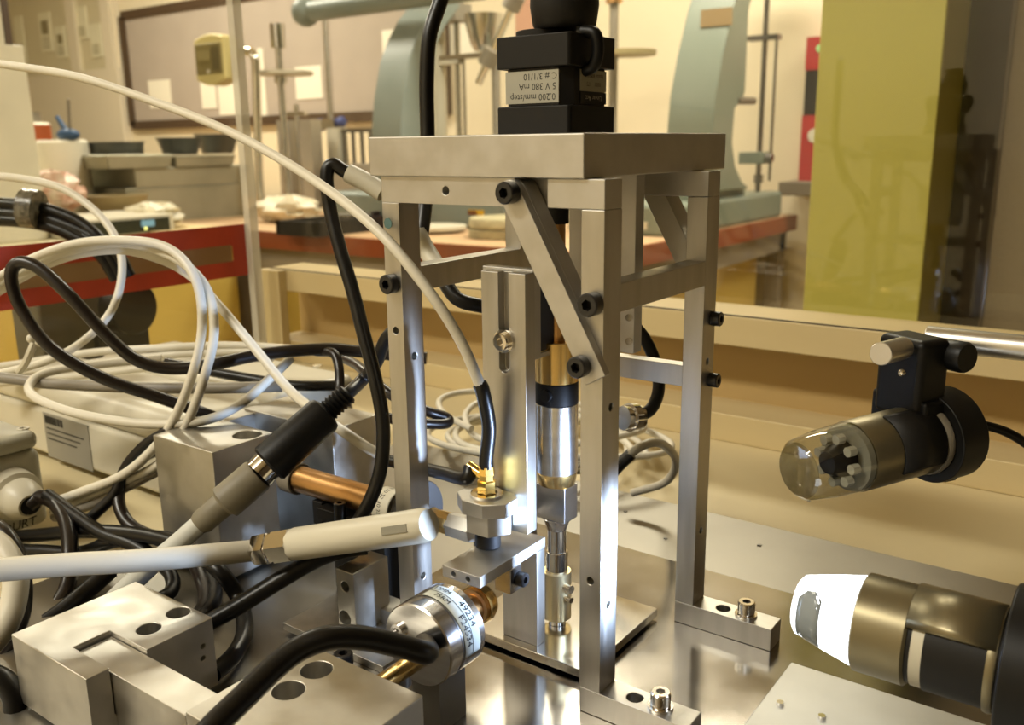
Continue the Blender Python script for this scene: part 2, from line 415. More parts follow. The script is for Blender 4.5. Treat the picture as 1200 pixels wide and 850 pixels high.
# hanging mount plate under the top plate
build('mount_plate', BX(-.052, on(1, .071, 744, 330).x, .071, .079, on(1, .071, 735, 414).z, HB), ALU_B, fr, bevel=.0005)
for py in (372, 400):
    p = on(1, .071, 738, py); build('screw', MB().cyl(p, p-Vector((0, .0012, 0)), .0018, n=12), CHROME, fr)

# ================================================================== STEPPER MOTOR
AX = Z(652.7, 722, .010); ax, ay = AX.x, AX.y; MH = .0195
mo = thing('stepper_motor', 'black square stepper motor standing on the frame top plate', 'motor', (ax, ay, .2519))
def octa(h, c): return [(ax-h+c, ay-h), (ax+h-c, ay-h), (ax+h, ay-h+c), (ax+h, ay+h-c), (ax+h-c, ay+h), (ax-h+c, ay+h), (ax-h, ay+h-c), (ax-h, ay-h+c)]
mz = [.2519, .2640, .2800, .2935]
build('end_bell', MB().prism(octa(MH, .0012), 2, mz[0], mz[1]), BLACKM, mo, bevel=.0006)
build('stator', MB().prism(octa(MH-.0018, .005), 2, mz[1], mz[2]), BLACKM, mo, bevel=.0003)
build('end_bell', MB().prism(octa(MH, .0012), 2, mz[2], mz[3]), BLACKM, mo, bevel=.0006)
build('cap_flange', MB().cyl((ax-.0055, ay, mz[3]), (ax-.0055, ay, mz[3]+.0032), .0135, n=28, ch=.0004), BLACKM, mo)
kb = MB().lathe((ax+.0050, ay-.001, mz[3]+.003), (ax+.0050, ay-.001, mz[3]+.032), [(0, .0125), (.06, .0140), (.33, .0152), (.50, .0150), (.56, .0120), (.75, .0112), (.8, .0085), (1, .0080)], 28)
build('encoder_cap', kb, BLACKM, mo)
p = Vector((ax+MH+.002, ay-.006, mz[3]-.009))
build('cable_clip', MB().tube([p+Vector((-.004, 0, .010)), p+Vector((.002, 0, .0085)), p+Vector((.003, .001, .002)), p+Vector((.001, .001, -.004)), p+Vector((-.004, .001, -.006))], .0028, 10), BLACK, mo)
yl = ay-MH+.0018
la = on(1, yl, 593, 100).x; lb = on(1, yl, 655, 100).x
lab = build('rating_label', BX(la, lb, yl-.0003, yl+.0002, mz[1]+.0012, mz[2]-.0012), LABELM, mo)
lc = (la+lb)/2; lz = (mz[1]+mz[2])/2
for s_, dz, off in (('0.200 mm/step', -.0042, .0005), ('5 V 380 mA', .0002, .003), ('C # 3/1/10', .0044, .0045)):
    text_on('print', s_, .0040, lambda u, v, dz=dz, off=off: Vector((lc+off-u, yl-.00035, lz+dz-v)), INK, lab)
xr = ax+MH-.0018
lab2 = build('maker_label', BX(xr-.0002, xr+.0003, ay-.0085, ay+.0135, mz[1]+.006, mz[2]-.001), LABELM, mo)
build('maker_band', BX(xr-.0002, xr+.0003, ay-.0085, ay+.0135, mz[1]+.0008, mz[1]+.0058), BLACKM, lab2)
text_on('print', 'Bipolar 8080 Step', .0023, lambda u, v: Vector((xr+.00035, ay+.0025-u, mz[2]-.0034-v)), INK, lab2)
text_on('print', '0000    173', .0026, lambda u, v: Vector((xr+.00035, ay+.0025-u, mz[2]-.0068-v)), INK, lab2)
text_on('print', 'Linear Act', .0032, lambda u, v: Vector((xr+.00035, ay+.0025-u, mz[1]+.0033-v)), INKW, lab2)

# ================================================================== DRIVE SPINDLE (hangs below the motor)
sp = thing('drive_spindle', 'vertical drive spindle of steel and brass below the motor', 'spindle', (ax, ay, .0065))
def zpx(py): return on(1, ay, 652.5, py).z
def stack(name, pa, pb, r0, r1, m, n=32, ch=.0003, **k):
    za, zb = zpx(pa), zpx(pb); return build(name, MB().cyl((ax, ay, zb), (ax, ay, za), r1, r0, n, ch), m, sp, **k)
stack('shaft_coupling', 236, 262, .0058, .0058, BLACKM)
stack('shaft', 262, 400, .0042, .0042, COPPER)
stack('brass_collar', 398, 446, .0105, .0105, BRASS)
stack('clamp_ring', 446, 471, .0106, .0106, BLACKM)
p = Vector((ax+.001, ay-.0106, zpx(458))); build('clamp_screw', MB().cyl(p+Vector((0, .002, 0)), p-Vector((0, .0015, 0)), .003, n=14), SCREW, sp)
stack('steel_barrel', 471, 551, .0105, .0105, STEEL, n=48)
stack('brass_ring', 551, 566, .0103, .0092, BRASS)
build('square_block', BX(ax-.0085, ax+.0085, ay-.006, ay+.006, zpx(606), zpx(566)), STEEL, sp, bevel=.0005)
stack('taper', 606, 620, .0070, .0050, STEEL)
stack('neck', 618, 645, .0048, .0048, CHROME)
stack('steel_pin', 645, 672, .0056, .0056, CHROME)
stack('brass_bush', 668, 722, .0074, .0074, mat('pale_brass', (.80, .66, .38), .3, 1))
p = Vector((ax+.0073, ay-.002, zpx(682)))
build('bush_screw', MB().cyl(p-Vector((.002, 0, 0)), p+Vector((.0035, -.001, 0)), .0022, n=12), CHROME, sp)
build('bush_screw', MB().cyl(p+Vector((-.002, 0, -.006)), p+Vector((.0035, -.001, -.006)), .0016, n=12), CHROME, sp)
zs0 = .0055
build('base_pin', MB().cyl((ax, ay, .0064), (ax, ay, zpx(720)), .0045, n=20), CHROME, sp)

# stage slab on the base plate
st = thing('stage_slab', 'polished aluminium slab between the posts carrying the probe bracket', 'metal slab', (-.05, .05, 0))
build('slab', BX(-.088, -.0105, .0215, .0945, .0015, .0062), mat('polished_aluminium', (.66, .64, .60), .15, 1, noise=.05, scale=60), st, bevel=.0005)
build('shade_spacer', BX(-.080, -.020, .030, .088, 0, .0015), DARKGAP, st)  # dark colour paints the shadow in the gap beneath the slab
# bracket: vertical support and horizontal shelf
br = thing('probe_bracket', 'aluminium bracket with a flat shelf under the gold connector', 'bracket', (-.05, .03, .0062))
HZ = .062
hp = [Z(515, 664, HZ), Z(567, 676, HZ), Z(637.6, 629, HZ)]
hx0 = hp[0].x; hx1 = (hp[1].x+hp[2].x)/2; hy0 = (hp[0].y+hp[1].y)/2; hy1 = hp[2].y
c = MB()
for k in (.30, .68): c.cyl((hx0+(hx1-hx0)*k, hy0-.002, HZ-.0028), (hx0+(hx1-hx0)*k, hy0+.005, HZ-.0028), .0013, n=12)
build('shelf', BX(hx0, hx1, hy0, hy1, HZ-.0055, HZ), ALU_B, br, bevel=.0004, cuts=c)
build('support', BX(hx0+.001, hx1, hy1-.0075, hy1-.0005, .0062, HZ-.0055), ALU, br, bevel=.0004)
cx_ = hx1-.005; p = on(0, hx1, 606, 675)
build('stop_block', BX(hx1-.009, hx1+.0005, p.y-.006, p.y+.003, HZ-.018, HZ-.0055), STEEL, br, bevel=.0004)
cap_screw('stop_screw', (hx1+.0005, p.y+.0005, HZ-.012), (1, 0, 0), .0035, .004, SCREW, br)

# slotted slide with probe head
SY0, SY1 = .0185, .0262
sl = thing('slide_stage', 'slotted upright aluminium slide holding the probe head', 'slide', ((hx0+hx1)/2, SY0, HZ))
xa = on(1, SY0, 565, 400).x; xb = on(1, SY0, 616, 400).x
zT = on(1, SY0, 585, 319).z; zBt = on(1, SY0, 600, 622).z
sx0 = on(1, SY0, 584.5, 380).x; sx1 = on(1, SY0, 596, 380).x; zsl = on(1, SY0, 590, 430).z
scx = (sx0+sx1)/2; srr = (sx1-sx0)/2
c = MB().prism([(sx1, zT+.01), (sx0, zT+.01)]+[(scx-srr*math.cos(PI*k/10), zsl-srr*math.sin(PI*k/10)) for k in range(11)], 1, SY0-.01, SY0+.0045)
build('slotted_plate', BX(xa, xb, SY0, SY1, zBt, zT), ALU, sl, bevel=.0004, cuts=c)
build('carriage', BX(xb-.004, on(1, SY1+.016, 641, 380).x, SY1+.006, SY1+.022, on(1, SY1+.016, 630, 408).z, on(1, SY1+.016, 630, 326).z), mat('dark_blue_steel', (.06, .07, .11), .4, .8), sl, bevel=.0005)
build('carriage_shelf', BX(xb-.004, on(1, SY1+.016, 645, 412).x, SY1+.004, SY1+.024, on(1, SY1+.016, 630, 414).z, on(1, SY1+.016, 630, 408).z), ALU_B, sl, bevel=.0004)
build('back_plate', BX(xa-.005, xb-.001, SY1, SY1+.006, on(1, SY1, 560, 412).z, zT+.001), ALU_B, sl, bevel=.0004)
p = on(1, SY0-.001, 590, 400)
build('washer', MB().ring(p+Vector((0, .001, 0)), p-Vector((0, .0004, 0)), .0054, .0026, 24), CHROME, sl)
cap_screw('slide_screw', p, (0, -1, 0), .0042, .003, CHROME, sl, hexr=.002)
tip = Z(572, 640, HZ); tx, ty = tip.x, tip.y
# probe head: octagonal housing
def nprism(cx, cy, rx, ry, n, z0, z1, ph=0): return MB().prism([(cx+rx*math.cos(2*PI*k/n+ph), cy+ry*math.sin(2*PI*k/n+ph)) for k in range(n)], 2, z0, z1)
zf = lambda py: on(1, ty-.008, 572, py).z
ph = build('probe_head', nprism(tx, ty, .0155, .0125, 8, zf(607), zf(590), PI/8), ALU_B, sl, bevel=.0006)
build('head_body', nprism(tx+.001, ty, .0125, .0108, 6, zf(630), zf(607), 0), ALU_B, sl, bevel=.0006)
build('tip', MB().cyl((tx, ty, HZ+.0004), (tx, ty, zf(628)), .0062, n=24, ch=.0004), BLACKM, sl)
zh0 = zf(590)
build('flange_ring', MB().ring((tx, ty, zh0), (tx, ty, zh0+.0012), .0078, .005, 28), CHROME, ph)
cg = build('coax_connector', MB().lathe((tx, ty, zh0), (tx, ty, on(1, ty, 570, 546).z), [(0, .0042), (.06, .0048), (.5, .0048), (.52, .0036), (.7, .0036), (.72, .0042), (1, .0036)], 6), GOLD, sl)
build('side_connector', MB().lathe((tx-.004, ty+.010, zh0+.002), (tx-.020, ty+.012, zh0+.0065), [(0, .0036), (.5, .0036), (.55, .0028), (1, .0028)], 12), GOLD, sl)
SMA_TOP = Vector((tx, ty, on(1, ty, 570, 546).z))

# ================================================================== MICROMETER ROD behind the post
my = .0262
def mp(px, py): return on(1, my, px, py)
A0 = mp(347, 562); B0 = mp(541, 612); mzc = (A0.z+mp(460, 598).z+B0.z)/3
def MX(px): return on(1, my, px, 562+(px-347)*.27).x
mi = thing('micrometer', 'bronze bodied micrometer lying across behind the near left post', 'micrometer', ((A0.x+B0.x)/2, my, 0))
def mseg(name, pa, pb, r, m, n=28, ch=.0004): return build(name, MB().cyl((MX(pa), my, mzc), (MX(pb), my, mzc), r, n=n, ch=ch), m, mi)
mseg('end_cap', 338, 352, .0095, GREYC)
mseg('barrel', 350, 450, .0078, COPPER)
sc_ = mseg('scale_ring', 449, 468, .0098, OFFW, 32)
for k in range(14):
    an = 2*PI*k/14
    def fnr(u, v, an=an):
        aa = an+v/.0098; return Vector((MX(458)+u, my+.00985*math.cos(aa), mzc+.00985*math.sin(aa)))
    text_on('numeral', str((k*5) % 50), .0036, lambda u, v, f=fnr: f(-v, u), INK, sc_)
mseg('disc', 484, 493, .0185, mat('matt_steel', (.13, .125, .12), .5, 1), 40)
mseg('sleeve', 493, 507, .0062, CHROME)
mseg('brass_nut', 505, 530, .0060, BRASS, 8)
mseg('adapter', 528, 556, .0066, ALU_B, 6)
xh0, xh1 = MX(385), MX(470)
build('holder_block', BX(xh0, xh1, my-.010, my+.012, mzc-.016, mzc-.0085), BLACKM, mi, bevel=.0006)
build('holder_pillar', BX(xh0+.006, xh1-.01, my-.004, my+.008, 0, mzc-.016), BLACKM, mi)
build('holder_block', BX(xh0-.008, xh0, my-.006, my+.010, mzc-.022, mzc-.0075), BLACKM, mi, bevel=.0005)
p = Vector((MX(414), my-.0105, mzc-.002)); cap_screw('clamp_screw', p-Vector((0, 0, .012)), (0, 0, 1), .0034, .013, SCREW, mi)

# ================================================================== FORCE TRANSDUCER
fx = -.050; FZ0 = .0352
fc = on(0, fx, 489, 757); fz = max(fc.z, .0185)
fc = on(2, fz, 489, 757) if fc.z < fz else fc
fx = fc.x; fy0 = fc.y; fl_ = .0235; fr_ = .0186
ft = thing('force_transducer', 'steel drum force transducer with a printed label and brass rod', 'transducer', (fx, fy0, 0))
dr = build('drum', MB().cyl((fx, fy0, fz), (fx, fy0+fl_, fz), fr_, n=64, ch=.0006), STEEL, ft)
build('dark_band', MB().ring((fx, fy0+.0078, fz), (fx, fy0+.0086, fz), fr_+.0002, fr_-.001, 48), DSTEEL, ft)
lb_ = MB(); rows = []
for k in range(25):
    an = R(104)-R(118)*k/24; rows.append([Vector((fx+(fr_+.0003)*math.cos(an), fy0+yy, fz+(fr_+.0003)*math.sin(an))) for yy in (.0092, .0192)])
lbl = build('serial_label', lb_.grid(rows), LABELW, ft, solid=.0002)
def cyl_text(s, size, yy, an0, flip=1):
    def fn(u, v):
        an = R(an0)-u/(fr_+.0005); return Vector((fx+(fr_+.00055)*math.cos(an), fy0+yy+v, fz+(fr_+.00055)*math.sin(an)))
    text_on('print', s, size, fn, INK, lbl)
cyl_text('49234', .0048, .0166, 40); cyl_text('12MM', .0036, .0166, 88)
cyl_text('F24534', .0048, .0118, 22); cyl_text('75RM', .0036, .0118, 76)
lnm = MB(); rows = []
for k in range(25):
    an = R(104)-R(118)*k/24; rows.append([Vector((fx+(fr_+.00055)*math.cos(an), fy0+yy, fz+(fr_+.00055)*math.sin(an))) for yy in (.0140, .0143)])
build('print', lnm.grid(rows), INK, lbl)
q = on(1, fy0, 478, 752)
rz_ = min(q.z, FZ0-.0045)
build('brass_rod', MB().cyl((q.x, fy0+.001, rz_), (q.x, -.0692, rz_), .0042, n=20), BRASS, ft)
build('cable_boss', MB().ring((fx-.010, fy0, fz+.004), (fx-.010, fy0-.002, fz+.004), .0034, .0018, 16), STEEL, ft)
nb = fy0+fl_
build('bronze_neck', MB().lathe((fx, nb, fz+.001), (fx, nb+.020, fz+.001), [(0, .0058), (.3, .0058), (.34, .0068), (.7, .0068), (.72, .0082), (1, .0082)], 20), COPPER, ft)
build('knurled_nut', MB().lathe((fx, nb+.0165, fz+.001), (fx, nb+.0225, fz+.001), [(0, .0090), (.5, .0096), (1, .0084)], 24), BRASS, ft)
build('cradle', BX(fx-.008, fx+.008, fy0+.004, fy0+fl_-.002, 0, fz-fr_*.86), DSTEEL, ft)
for dx in (-.013, .006):
    pass

# ================================================================== BLOCKS
BLK = mat('machined_aluminium_block', (.60, .58, .53), .40, 1, noise=.07, scale=70, rvar=.08)
# block A (back left, with counterbore)
p = Z(263, 683, 0); bx1, by0 = p.x, p.y; bx0 = on(1, by0, 179, 510).x; by1 = on(0, bx1, 319, 498).y; bz = .0805
c = MB().cyl((bx1-.010, by1-.011, bz-.012), (bx1-.010, by1-.011, bz+.004), .0085, n=28)
single('mounting_block', BX(bx0, bx1, by0, by1, 0, bz), BLK, 'tall aluminium block with one round hole behind the grey connector', 'metal block', bevel=.0006, cuts=c)
# block B behind
p = Z(389, 504, .0805); b2x1, b2y0 = p.x, p.y; b2x0 = Z(389, 449, .0805).x; b2y1 = on(0, b2x1, 442, 463).y
q = Z(365, 471, .0805)
c = MB().cyl((q.x, q.y, .068), (q.x, q.y, .09), .0075, n=28)
single('mounting_block', BX(b2x0, b2x1, b2y0, b2y1, 0, .0805), BLK, 'wide aluminium block with one round hole beside the near left post', 'metal block', bevel=.0006, cuts=c)
qa, qb = Z(247, 494, .0805), Z(335, 472, .0805)
single('bright_bar', BX(min(qa.x, qb.x)-.012, min(qa.x, qb.x)+.004, by1+.003, b2y0+.02, 0, .079), BLK, 'narrow aluminium bar standing between the two tall drilled blocks', 'metal bar', bevel=.0006)
# block F1 front left with slot
FZ = .0352
f1 = [-.2158, -.1530, -.1405, -.0788]
c = MB().cyl((-.172, -.0905, FZ-.014), (-.172, -.0905, FZ+.004), .0070, n=32).cyl((-.1865, -.0960, FZ-.014), (-.1865, -.0960, FZ+.004), .0070, n=32)
c = MB(); 
for (px, py) in ((174, 737), (209, 718)):
    q = Z(px, py, FZ); c.cyl((q.x, q.y, FZ-.016), (q.x, q.y, FZ+.004), .0053, n=32)
c.box(-.1815, -.14, -.1300, -.1128, FZ-.0225, FZ+.01)
for py in (776, 790):
    q = on(0, f1[1], 238, py-18); c.cyl((f1[1]-.004, q.y, q.z), (f1[1]+.002, q.y, q.z), .0012, n=12)
single('clamp_block', BX(f1[0], f1[1], f1[2], f1[3], 0, FZ), BLK, 'slotted aluminium block with two round holes nearest the photo corner', 'metal block', bevel=.0005, cuts=c)
single('clamp_bar', BX(-.1800, -.1008, -.1296, -.1132, 0, FZ-.0022), BLK, 'flat aluminium bar seated in the slot of the corner block', 'metal bar', bevel=.0004)
c = MB()
for (px, py) in ((338, 809), (371, 785)):
    q = Z(px, py, FZ); c.cyl((q.x, q.y, FZ-.016), (q.x, q.y, FZ+.004), .0066, n=32)
single('clamp_block', BX(-.1000, -.0310, -.1300, -.0690, 0, FZ), BLK, 'aluminium block with two round holes below the transducer rod', 'metal block', bevel=.0005, cuts=c)
# small drilled block G2 with rail
g = Z(418, 747, .004); gx1, gy0 = g.x, g.y; gz = on(1, gy0, 418, 675).z; gx0 = on(1, gy0, 392, 650).x; gy1 = on(0, gx1, 455, 664).y
c = MB()
for py, rr in ((688, .0028), (725, .0042)):
    q = on(1, gy0, 404, py); c.cyl((q.x, gy0-.003, q.z), (q.x, gy0+.012, q.z), rr, n=20)
single('drilled_block', BX(gx0, gx1, gy0, gy1, .004, gz), BLK, 'small upright aluminium block with holes holding up the white plug', 'metal block', bevel=.0005, cuts=c)
single('slide_rail', BX(gx0-.03, gx1+.03, gy0-.012, gy1+.004, 0, .004), ALU, 'flat aluminium strip on the sheet under the small drilled block', 'metal strip', bevel=.0003)
for px, py, lab_ in ((553/3.636+250, 492/3.636+630, 'black socket screw standing between the drilled block and the transducer'), (800/3.636+250, 580/3.636+630, 'dark socket screw standing below the transducer drum')):
    q = Z(px, py, .010); t = thing('socket_screw', lab_, 'screw', (q.x, q.y, 0))
    cap_screw('screw_head', (q.x, q.y, .004), (0, 0, 1), .0048, .006, SCREW if px < 420 else DSTEEL, t)
    build('screw_shank', MB().cyl((q.x, q.y, 0), (q.x, q.y, .0045), .003, n=12), SCREW, t)

# ================================================================== PLUGS
# white plug with nickel gland
def P3(px, py, wd): return at(px, py, wd)
wp = gz+.0075
a = on(1, gy0+.006, 345, 637); b = on(1, gy0+.004, 503, 613)
wA = at(345, 638, .452); wB = at(503, 615, .405)
pl = thing('white_plug', 'white sensor plug with a nickel gland resting on the small drilled block', 'plug', (wA+wB)/2)
build('plug_body', MB().lathe(wA, wB, [(0, .0078), (.02, .0082), (.55, .0080), (.96, .0079), (1, .0070)], 32), OFFW, pl)
dW = (wB-wA).normalized()
q = wA+(wB-wA)*.84+Vector((0, 0, 0)); tocam = (CAM-q).normalized(); tocam = (tocam-dW*tocam.dot(dW)).normalized()
sd = dW.cross(tocam)
qq = q+tocam*.0076
build('index_window', MB().add([qq+dW*u*.0075+sd*v*.0018+tocam*k for k in (0, .0006) for (u, v) in ((-1, -1), (1, -1), (1, 1), (-1, 1))], [(0, 1, 2, 3), (4, 5, 6, 7), (0, 1, 5, 4), (1, 2, 6, 5), (2, 3, 7, 6), (3, 0, 4, 7)]), mat('grey_window', '#8d897b', .4), pl)
wG = at(300, 645, .462)
build('gland_nut', MB().lathe(wA, wG, [(0, .0090), (.42, .0090), (.44, .0080), (.56, .0080), (.58, .0088), (.92, .0084), (1, .0070)], 6), CHROME, pl)
# black and grey inline connector
c0 = at(408, 461, .490); c1 = at(384, 482, .486); c2 = at(314, 545, .476); c3 = at(303, 556, .474); c4 = at(232, 616, .468)
ic = thing('inline_connector', 'black and grey cable connector slanting across the tall drilled block', 'connector', c2)
dC = (c2-c1)
build('strain_relief', MB().lathe(c0, c1, [(i/12, .0052+(.0012 if i % 2 else 0)) for i in range(13)], 16), BLACK, ic)
build('black_shell', MB().lathe(c1, c2, [(0, .0062), (.03, .0095), (.08, .0105), (.97, .0112), (1, .0100)], 28), BLACK, ic)
build('locking_ring', MB().cyl(c2, c3, .0085, n=28), CHROME, ic)
build('grey_shell', MB().lathe(c3, c4, [(0, .0088), (.04, .0095), (.55, .0095), (.57, .0078), (.6, .0068), (.93, .0066), (1, .0052)], 28), OLIVE, ic)

# ================================================================== GREY ENCLOSURE BOXES
p = Z(60, 612, 0); e1x, e1y = p.x, p.y; e1z = on(1, p.y, 47, 505).z
e1 = thing('junction_box', 'pale plastic junction box with a cable gland at the photo edge', 'junction box', (e1x-.06, e1y-.05, 0))
build('box_body', BX(e1x-.12, e1x, e1y-.11, e1y, 0, e1z*.82), GREYP, e1, bevel=.006, seg=4)
build('box_lid', BX(e1x-.12, e1x, e1y-.11, e1y, e1z*.815, e1z), GREYP, e1, bevel=.005, seg=4)
q = on(2, e1z, 34, 503); build('lid_screw', MB().ring((q.x-.004, q.y-.002, e1z-.0005), (q.x-.004, q.y-.002, e1z+.0006), .0040, .0024, 16), OFFW, e1)
g0 = on(0, e1x, 14, 577); 
gd = Vector((1, -.05, -.12)).normalized()
gl = build('cable_gland', MB().lathe(g0-gd*.003, g0+gd*.026, [(0, .0165), (.4, .0165), (.45, .0135), (.7, .0130), (.92, .0095), (1, .0075)], 24), OFFW, e1)
build('gland_bore', MB().cyl(g0+gd*.0255, g0+gd*.0266, .0062, n=20), BLACK, gl)
GLAND = g0+gd*.024
tt = on(0, e1x, 13, 619)
text_on('print', 'ECOURT', .0085, lambda u, v: Vector((e1x+.0003, tt.y+u+v*.2, tt.z+v-u*.02)), INK, e1)
# large box with barcode label
e2x1 = -.345; e2y0 = .046; e2y1 = .115; e2z = .066
e2 = thing('instrument_box', 'long pale plastic instrument box with a barcode label', 'instrument box', (-.48, .09, 0))
build('box_body', BX(-.64, e2x1, e2y0, e2y1, 0, e2z*.62), OFFW, e2, bevel=.005, seg=4)
build('box_lid', BX(-.642, e2x1+.002, e2y0-.002, e2y1+.002, e2z*.6, e2z), OFFW, e2, bevel=.012, seg=5)
la = on(1, e2y0, 54, 508); lb2 = on(1, e2y0, 110, 553)
lbx = build('barcode_label', BX(la.x, lb2.x, e2y0-.0006, e2y0+.0002, lb2.z, .0385), mat('silver_label', '#8f8b80', .4), e2)
xx = la.x+.003
for k in range(11):
    wbar = random.choice((.0012, .002, .0028)); build('bar', BX(xx, xx+wbar, e2y0-.0009, e2y0-.0005, .030, .0365), INK, lbx); xx += wbar+random.choice((.0008, .0014))
for k in range(3): build('text_line', BX(la.x+.004, lb2.x-.008-k*.006, e2y0-.0009, e2y0-.0005, .0255-k*.0045, .0264-k*.0045), INK, lbx)
e3 = thing('instrument_box', 'low pale plastic box behind the tall drilled blocks', 'instrument box', (-.42, .18, 0))
build('box_body', BX(-.60, -.352, .128, .208, 0, .040), OFFW, e3, bevel=.004, seg=4)
build('box_lid', BX(-.602, -.350, .126, .210, .039, .064), OFFW, e3, bevel=.008, seg=5)
q = Z(378, 428, .064); build('lid_screw', MB().cyl((q.x, q.y-.006, .0635), (q.x, q.y-.006, .0652), .004, n=16), CHROME, e3)

# ================================================================== MICROSCOPES
GOLDM = mat('olive_gold_metal', (.21, .18, .11), .36, .8, noise=.05, scale=50)
m1y = .030
def M1X(px): return on(1, m1y, px, 714+(px-937)*.235).x
m1z = (on(1, m1y, 945, 716).z+on(1, m1y, 1120, 752).z)/2
m1 = thing('usb_microscope', 'lit handheld microscope with a glowing white tip facing the frame', 'microscope', (M1X(1060), m1y, .006))
def m1seg(name, px0, px1, prof, m, n=40):
    return build(name, MB().lathe((M1X(px0), m1y, m1z), (M1X(px1), m1y, m1z), prof, n), m, m1)
GLOW = mat('glowing_diffuser', '#ffffff', .4, emit=(.86, .93, 1.0), estr=2.6)
m1seg('lit_tip', 936, 1013, [(0, .0100), (.05, .0118), (.5, .0150), (1, .0180)], GLOW)
wx = M1X(936)
build('tip_window', MB().lathe((wx-.0004, m1y, m1z), (wx+.003, m1y, m1z), [(0, .0085), (1, .0090)], 28), mat('dim_lens', '#8f969a', .25), m1)
rows = []
for i_, pp in enumerate((944, 952, 962, 972)):
    row = []
    uu = (pp-936)/77; rad = .0106+.0074*uu+.0007
    hw = (34, 46, 46, 34)[i_]
    vdir = CAM-Vector((M1X(pp), m1y, m1z)); cen = math.atan2(vdir.z, vdir.y)+R(30)
    for k in range(9):
        an = cen+R(-hw+2*hw*k/8)*1.2; row.append(Vector((M1X(pp), m1y+rad*math.cos(an), m1z+rad*math.sin(an))))
    rows.append(row)
build('side_window', MB().grid(rows), mat('dim_lens', '#8f969a', .25), m1, solid=.0006)
m1seg('gold_barrel', 1010, 1072, [(0, .0183), (.03, .0190), (.95, .0190), (1, .0178)], GOLDM)
m1seg('groove', 1072, 1078, [(0, .0172), (1, .0172)], BLACKM)
m1seg('scale_band', 1078, 1092, [(0, .0178), (1, .0178)], OFFW)
m1seg('black_grip', 1092, 1165, [(0, .0183), (1, .0183)], BLACKM)
shell = MB(); rows = []
for k in range(13):
    an = R(35)+R(110)*k/12
    rows.append([Vector((M1X(pp), m1y+.0192*math.cos(an), m1z+.0192*math.sin(an))) for pp in (1070, 1172)])
build('gold_shell', shell.grid(rows), GOLDM, m1, solid=.0014)
m1seg('gold_ring', 1163, 1174, [(0, .0190), (.5, .0194), (1, .0190)], GOLDM)
m1seg('rear_body', 1174, 1330, [(0, .0180), (.9, .0180), (1, .0150)], BLACKM)
cl = thing('microscope_clamp', 'black ring clamp holding the lit microscope at the photo edge', 'clamp', (M1X(1200), m1y, .006))
build('clamp_ring', MB().ring((M1X(1180), m1y, m1z), (M1X(1245), m1y, m1z), .0285, .0182, 40), BLACK, cl, bevel=.001)
build('clamp_foot', BX(M1X(1185), M1X(1240), m1y-.014, m1y+.014, .006, m1z-.024), BLACK, cl, bevel=.001)
l = bpy.data.lights.new('microscope_led', 'SPOT'); l.energy = 7.0; l.color = (.50, .67, 1.0); l.spot_size = R(66); l.spot_blend = 1; l.shadow_soft_size = .006
o = bpy.data.objects.new('microscope_led', l); COL.objects.link(o); o.location = (wx-.004, m1y, m1z); o.rotation_euler = Vector((-1, -.08, .02)).to_track_quat('-Z', 'Y').to_euler()

t0 = at(934, 552, .405); t1 = at(1085, 512, .435)
d2 = (t1-t0).normalized(); L2 = (t1-t0).length
m2 = thing('usb_microscope', 'unlit handheld microscope with a clear tip hanging from the silver rod', 'microscope', (t0+t1)/2)
def m2seg(name, a, b, prof, m, n=36): return build(name, MB().lathe(t0+d2*a*L2, t0+d2*b*L2, prof, n), m, m2)
tipb = MB().lathe(t0, t0+d2*L2*.40, [(0, .0118), (.08, .0140), (.5, .0158), (1, .0164)], 36)
m2seg('clear_tip', 0, .40, [(0, .0118), (.08, .0140), (.5, .0158), (1, .0164)], LENS)
m2seg('front_rim', .0, .03, [(0, .0115), (.5, .0128), (1, .0115)], LENS)
m2seg('lens_core', .22, .42, [(0, .0052), (.3, .0075), (1, .0085)], BLACKM)
for k in range(8):
    an = 2*PI*k/8; aa = d2.orthogonal().normalized(); bb = d2.cross(aa)
    q = t0+d2*L2*.27+(aa*math.cos(an)+bb*math.sin(an))*.0105
    build('light_diode', MB().cyl(q, q+d2*.004, .0024, n=8), mat('diode_resin', '#c8c3b2', .2), m2)
m2seg('reflector', .36, .41, [(0, .0155), (1, .0155)], mat('pale_reflector', '#9d998a', .3))
m2seg('gold_barrel', .40, .96, [(0, .0164), (.02, .0168), (.97, .0170), (1, .0165)], GOLDM)
rows = []
aa = (CAM-t0); aa = (aa-d2*aa.dot(d2)).normalized(); bb = d2.cross(aa)
mbk = MB()
for i in range(2):
    row = []
    for k in range(17):
        an = R(-52)+R(104)*k/16; row.append(t0+d2*L2*(.60 if i == 0 else .93)+(aa*math.cos(an)+bb*math.sin(an))*.0173)
    rows.append(row)
build('black_grip', mbk.grid(rows), BLACKM, m2, solid=.0008)
m2seg('clear_ring', .94, .99, [(0, .0176), (.5, .0180), (1, .0176)], GREYC)
m2seg('rear_body', .96, 1.28, [(0, .0172), (.85, .0172), (1, .014)], BLACKM)
c2_ = thing('microscope_clamp', 'black clamp joining the unlit microscope to the silver rod', 'clamp', (t1.x, t1.y, t1.z))
build('clip_ring', MB().ring(t0+d2*L2*.99, t0+d2*L2*1.20, .0225, .0174, 40), BLACK, c2_, bevel=.0008)
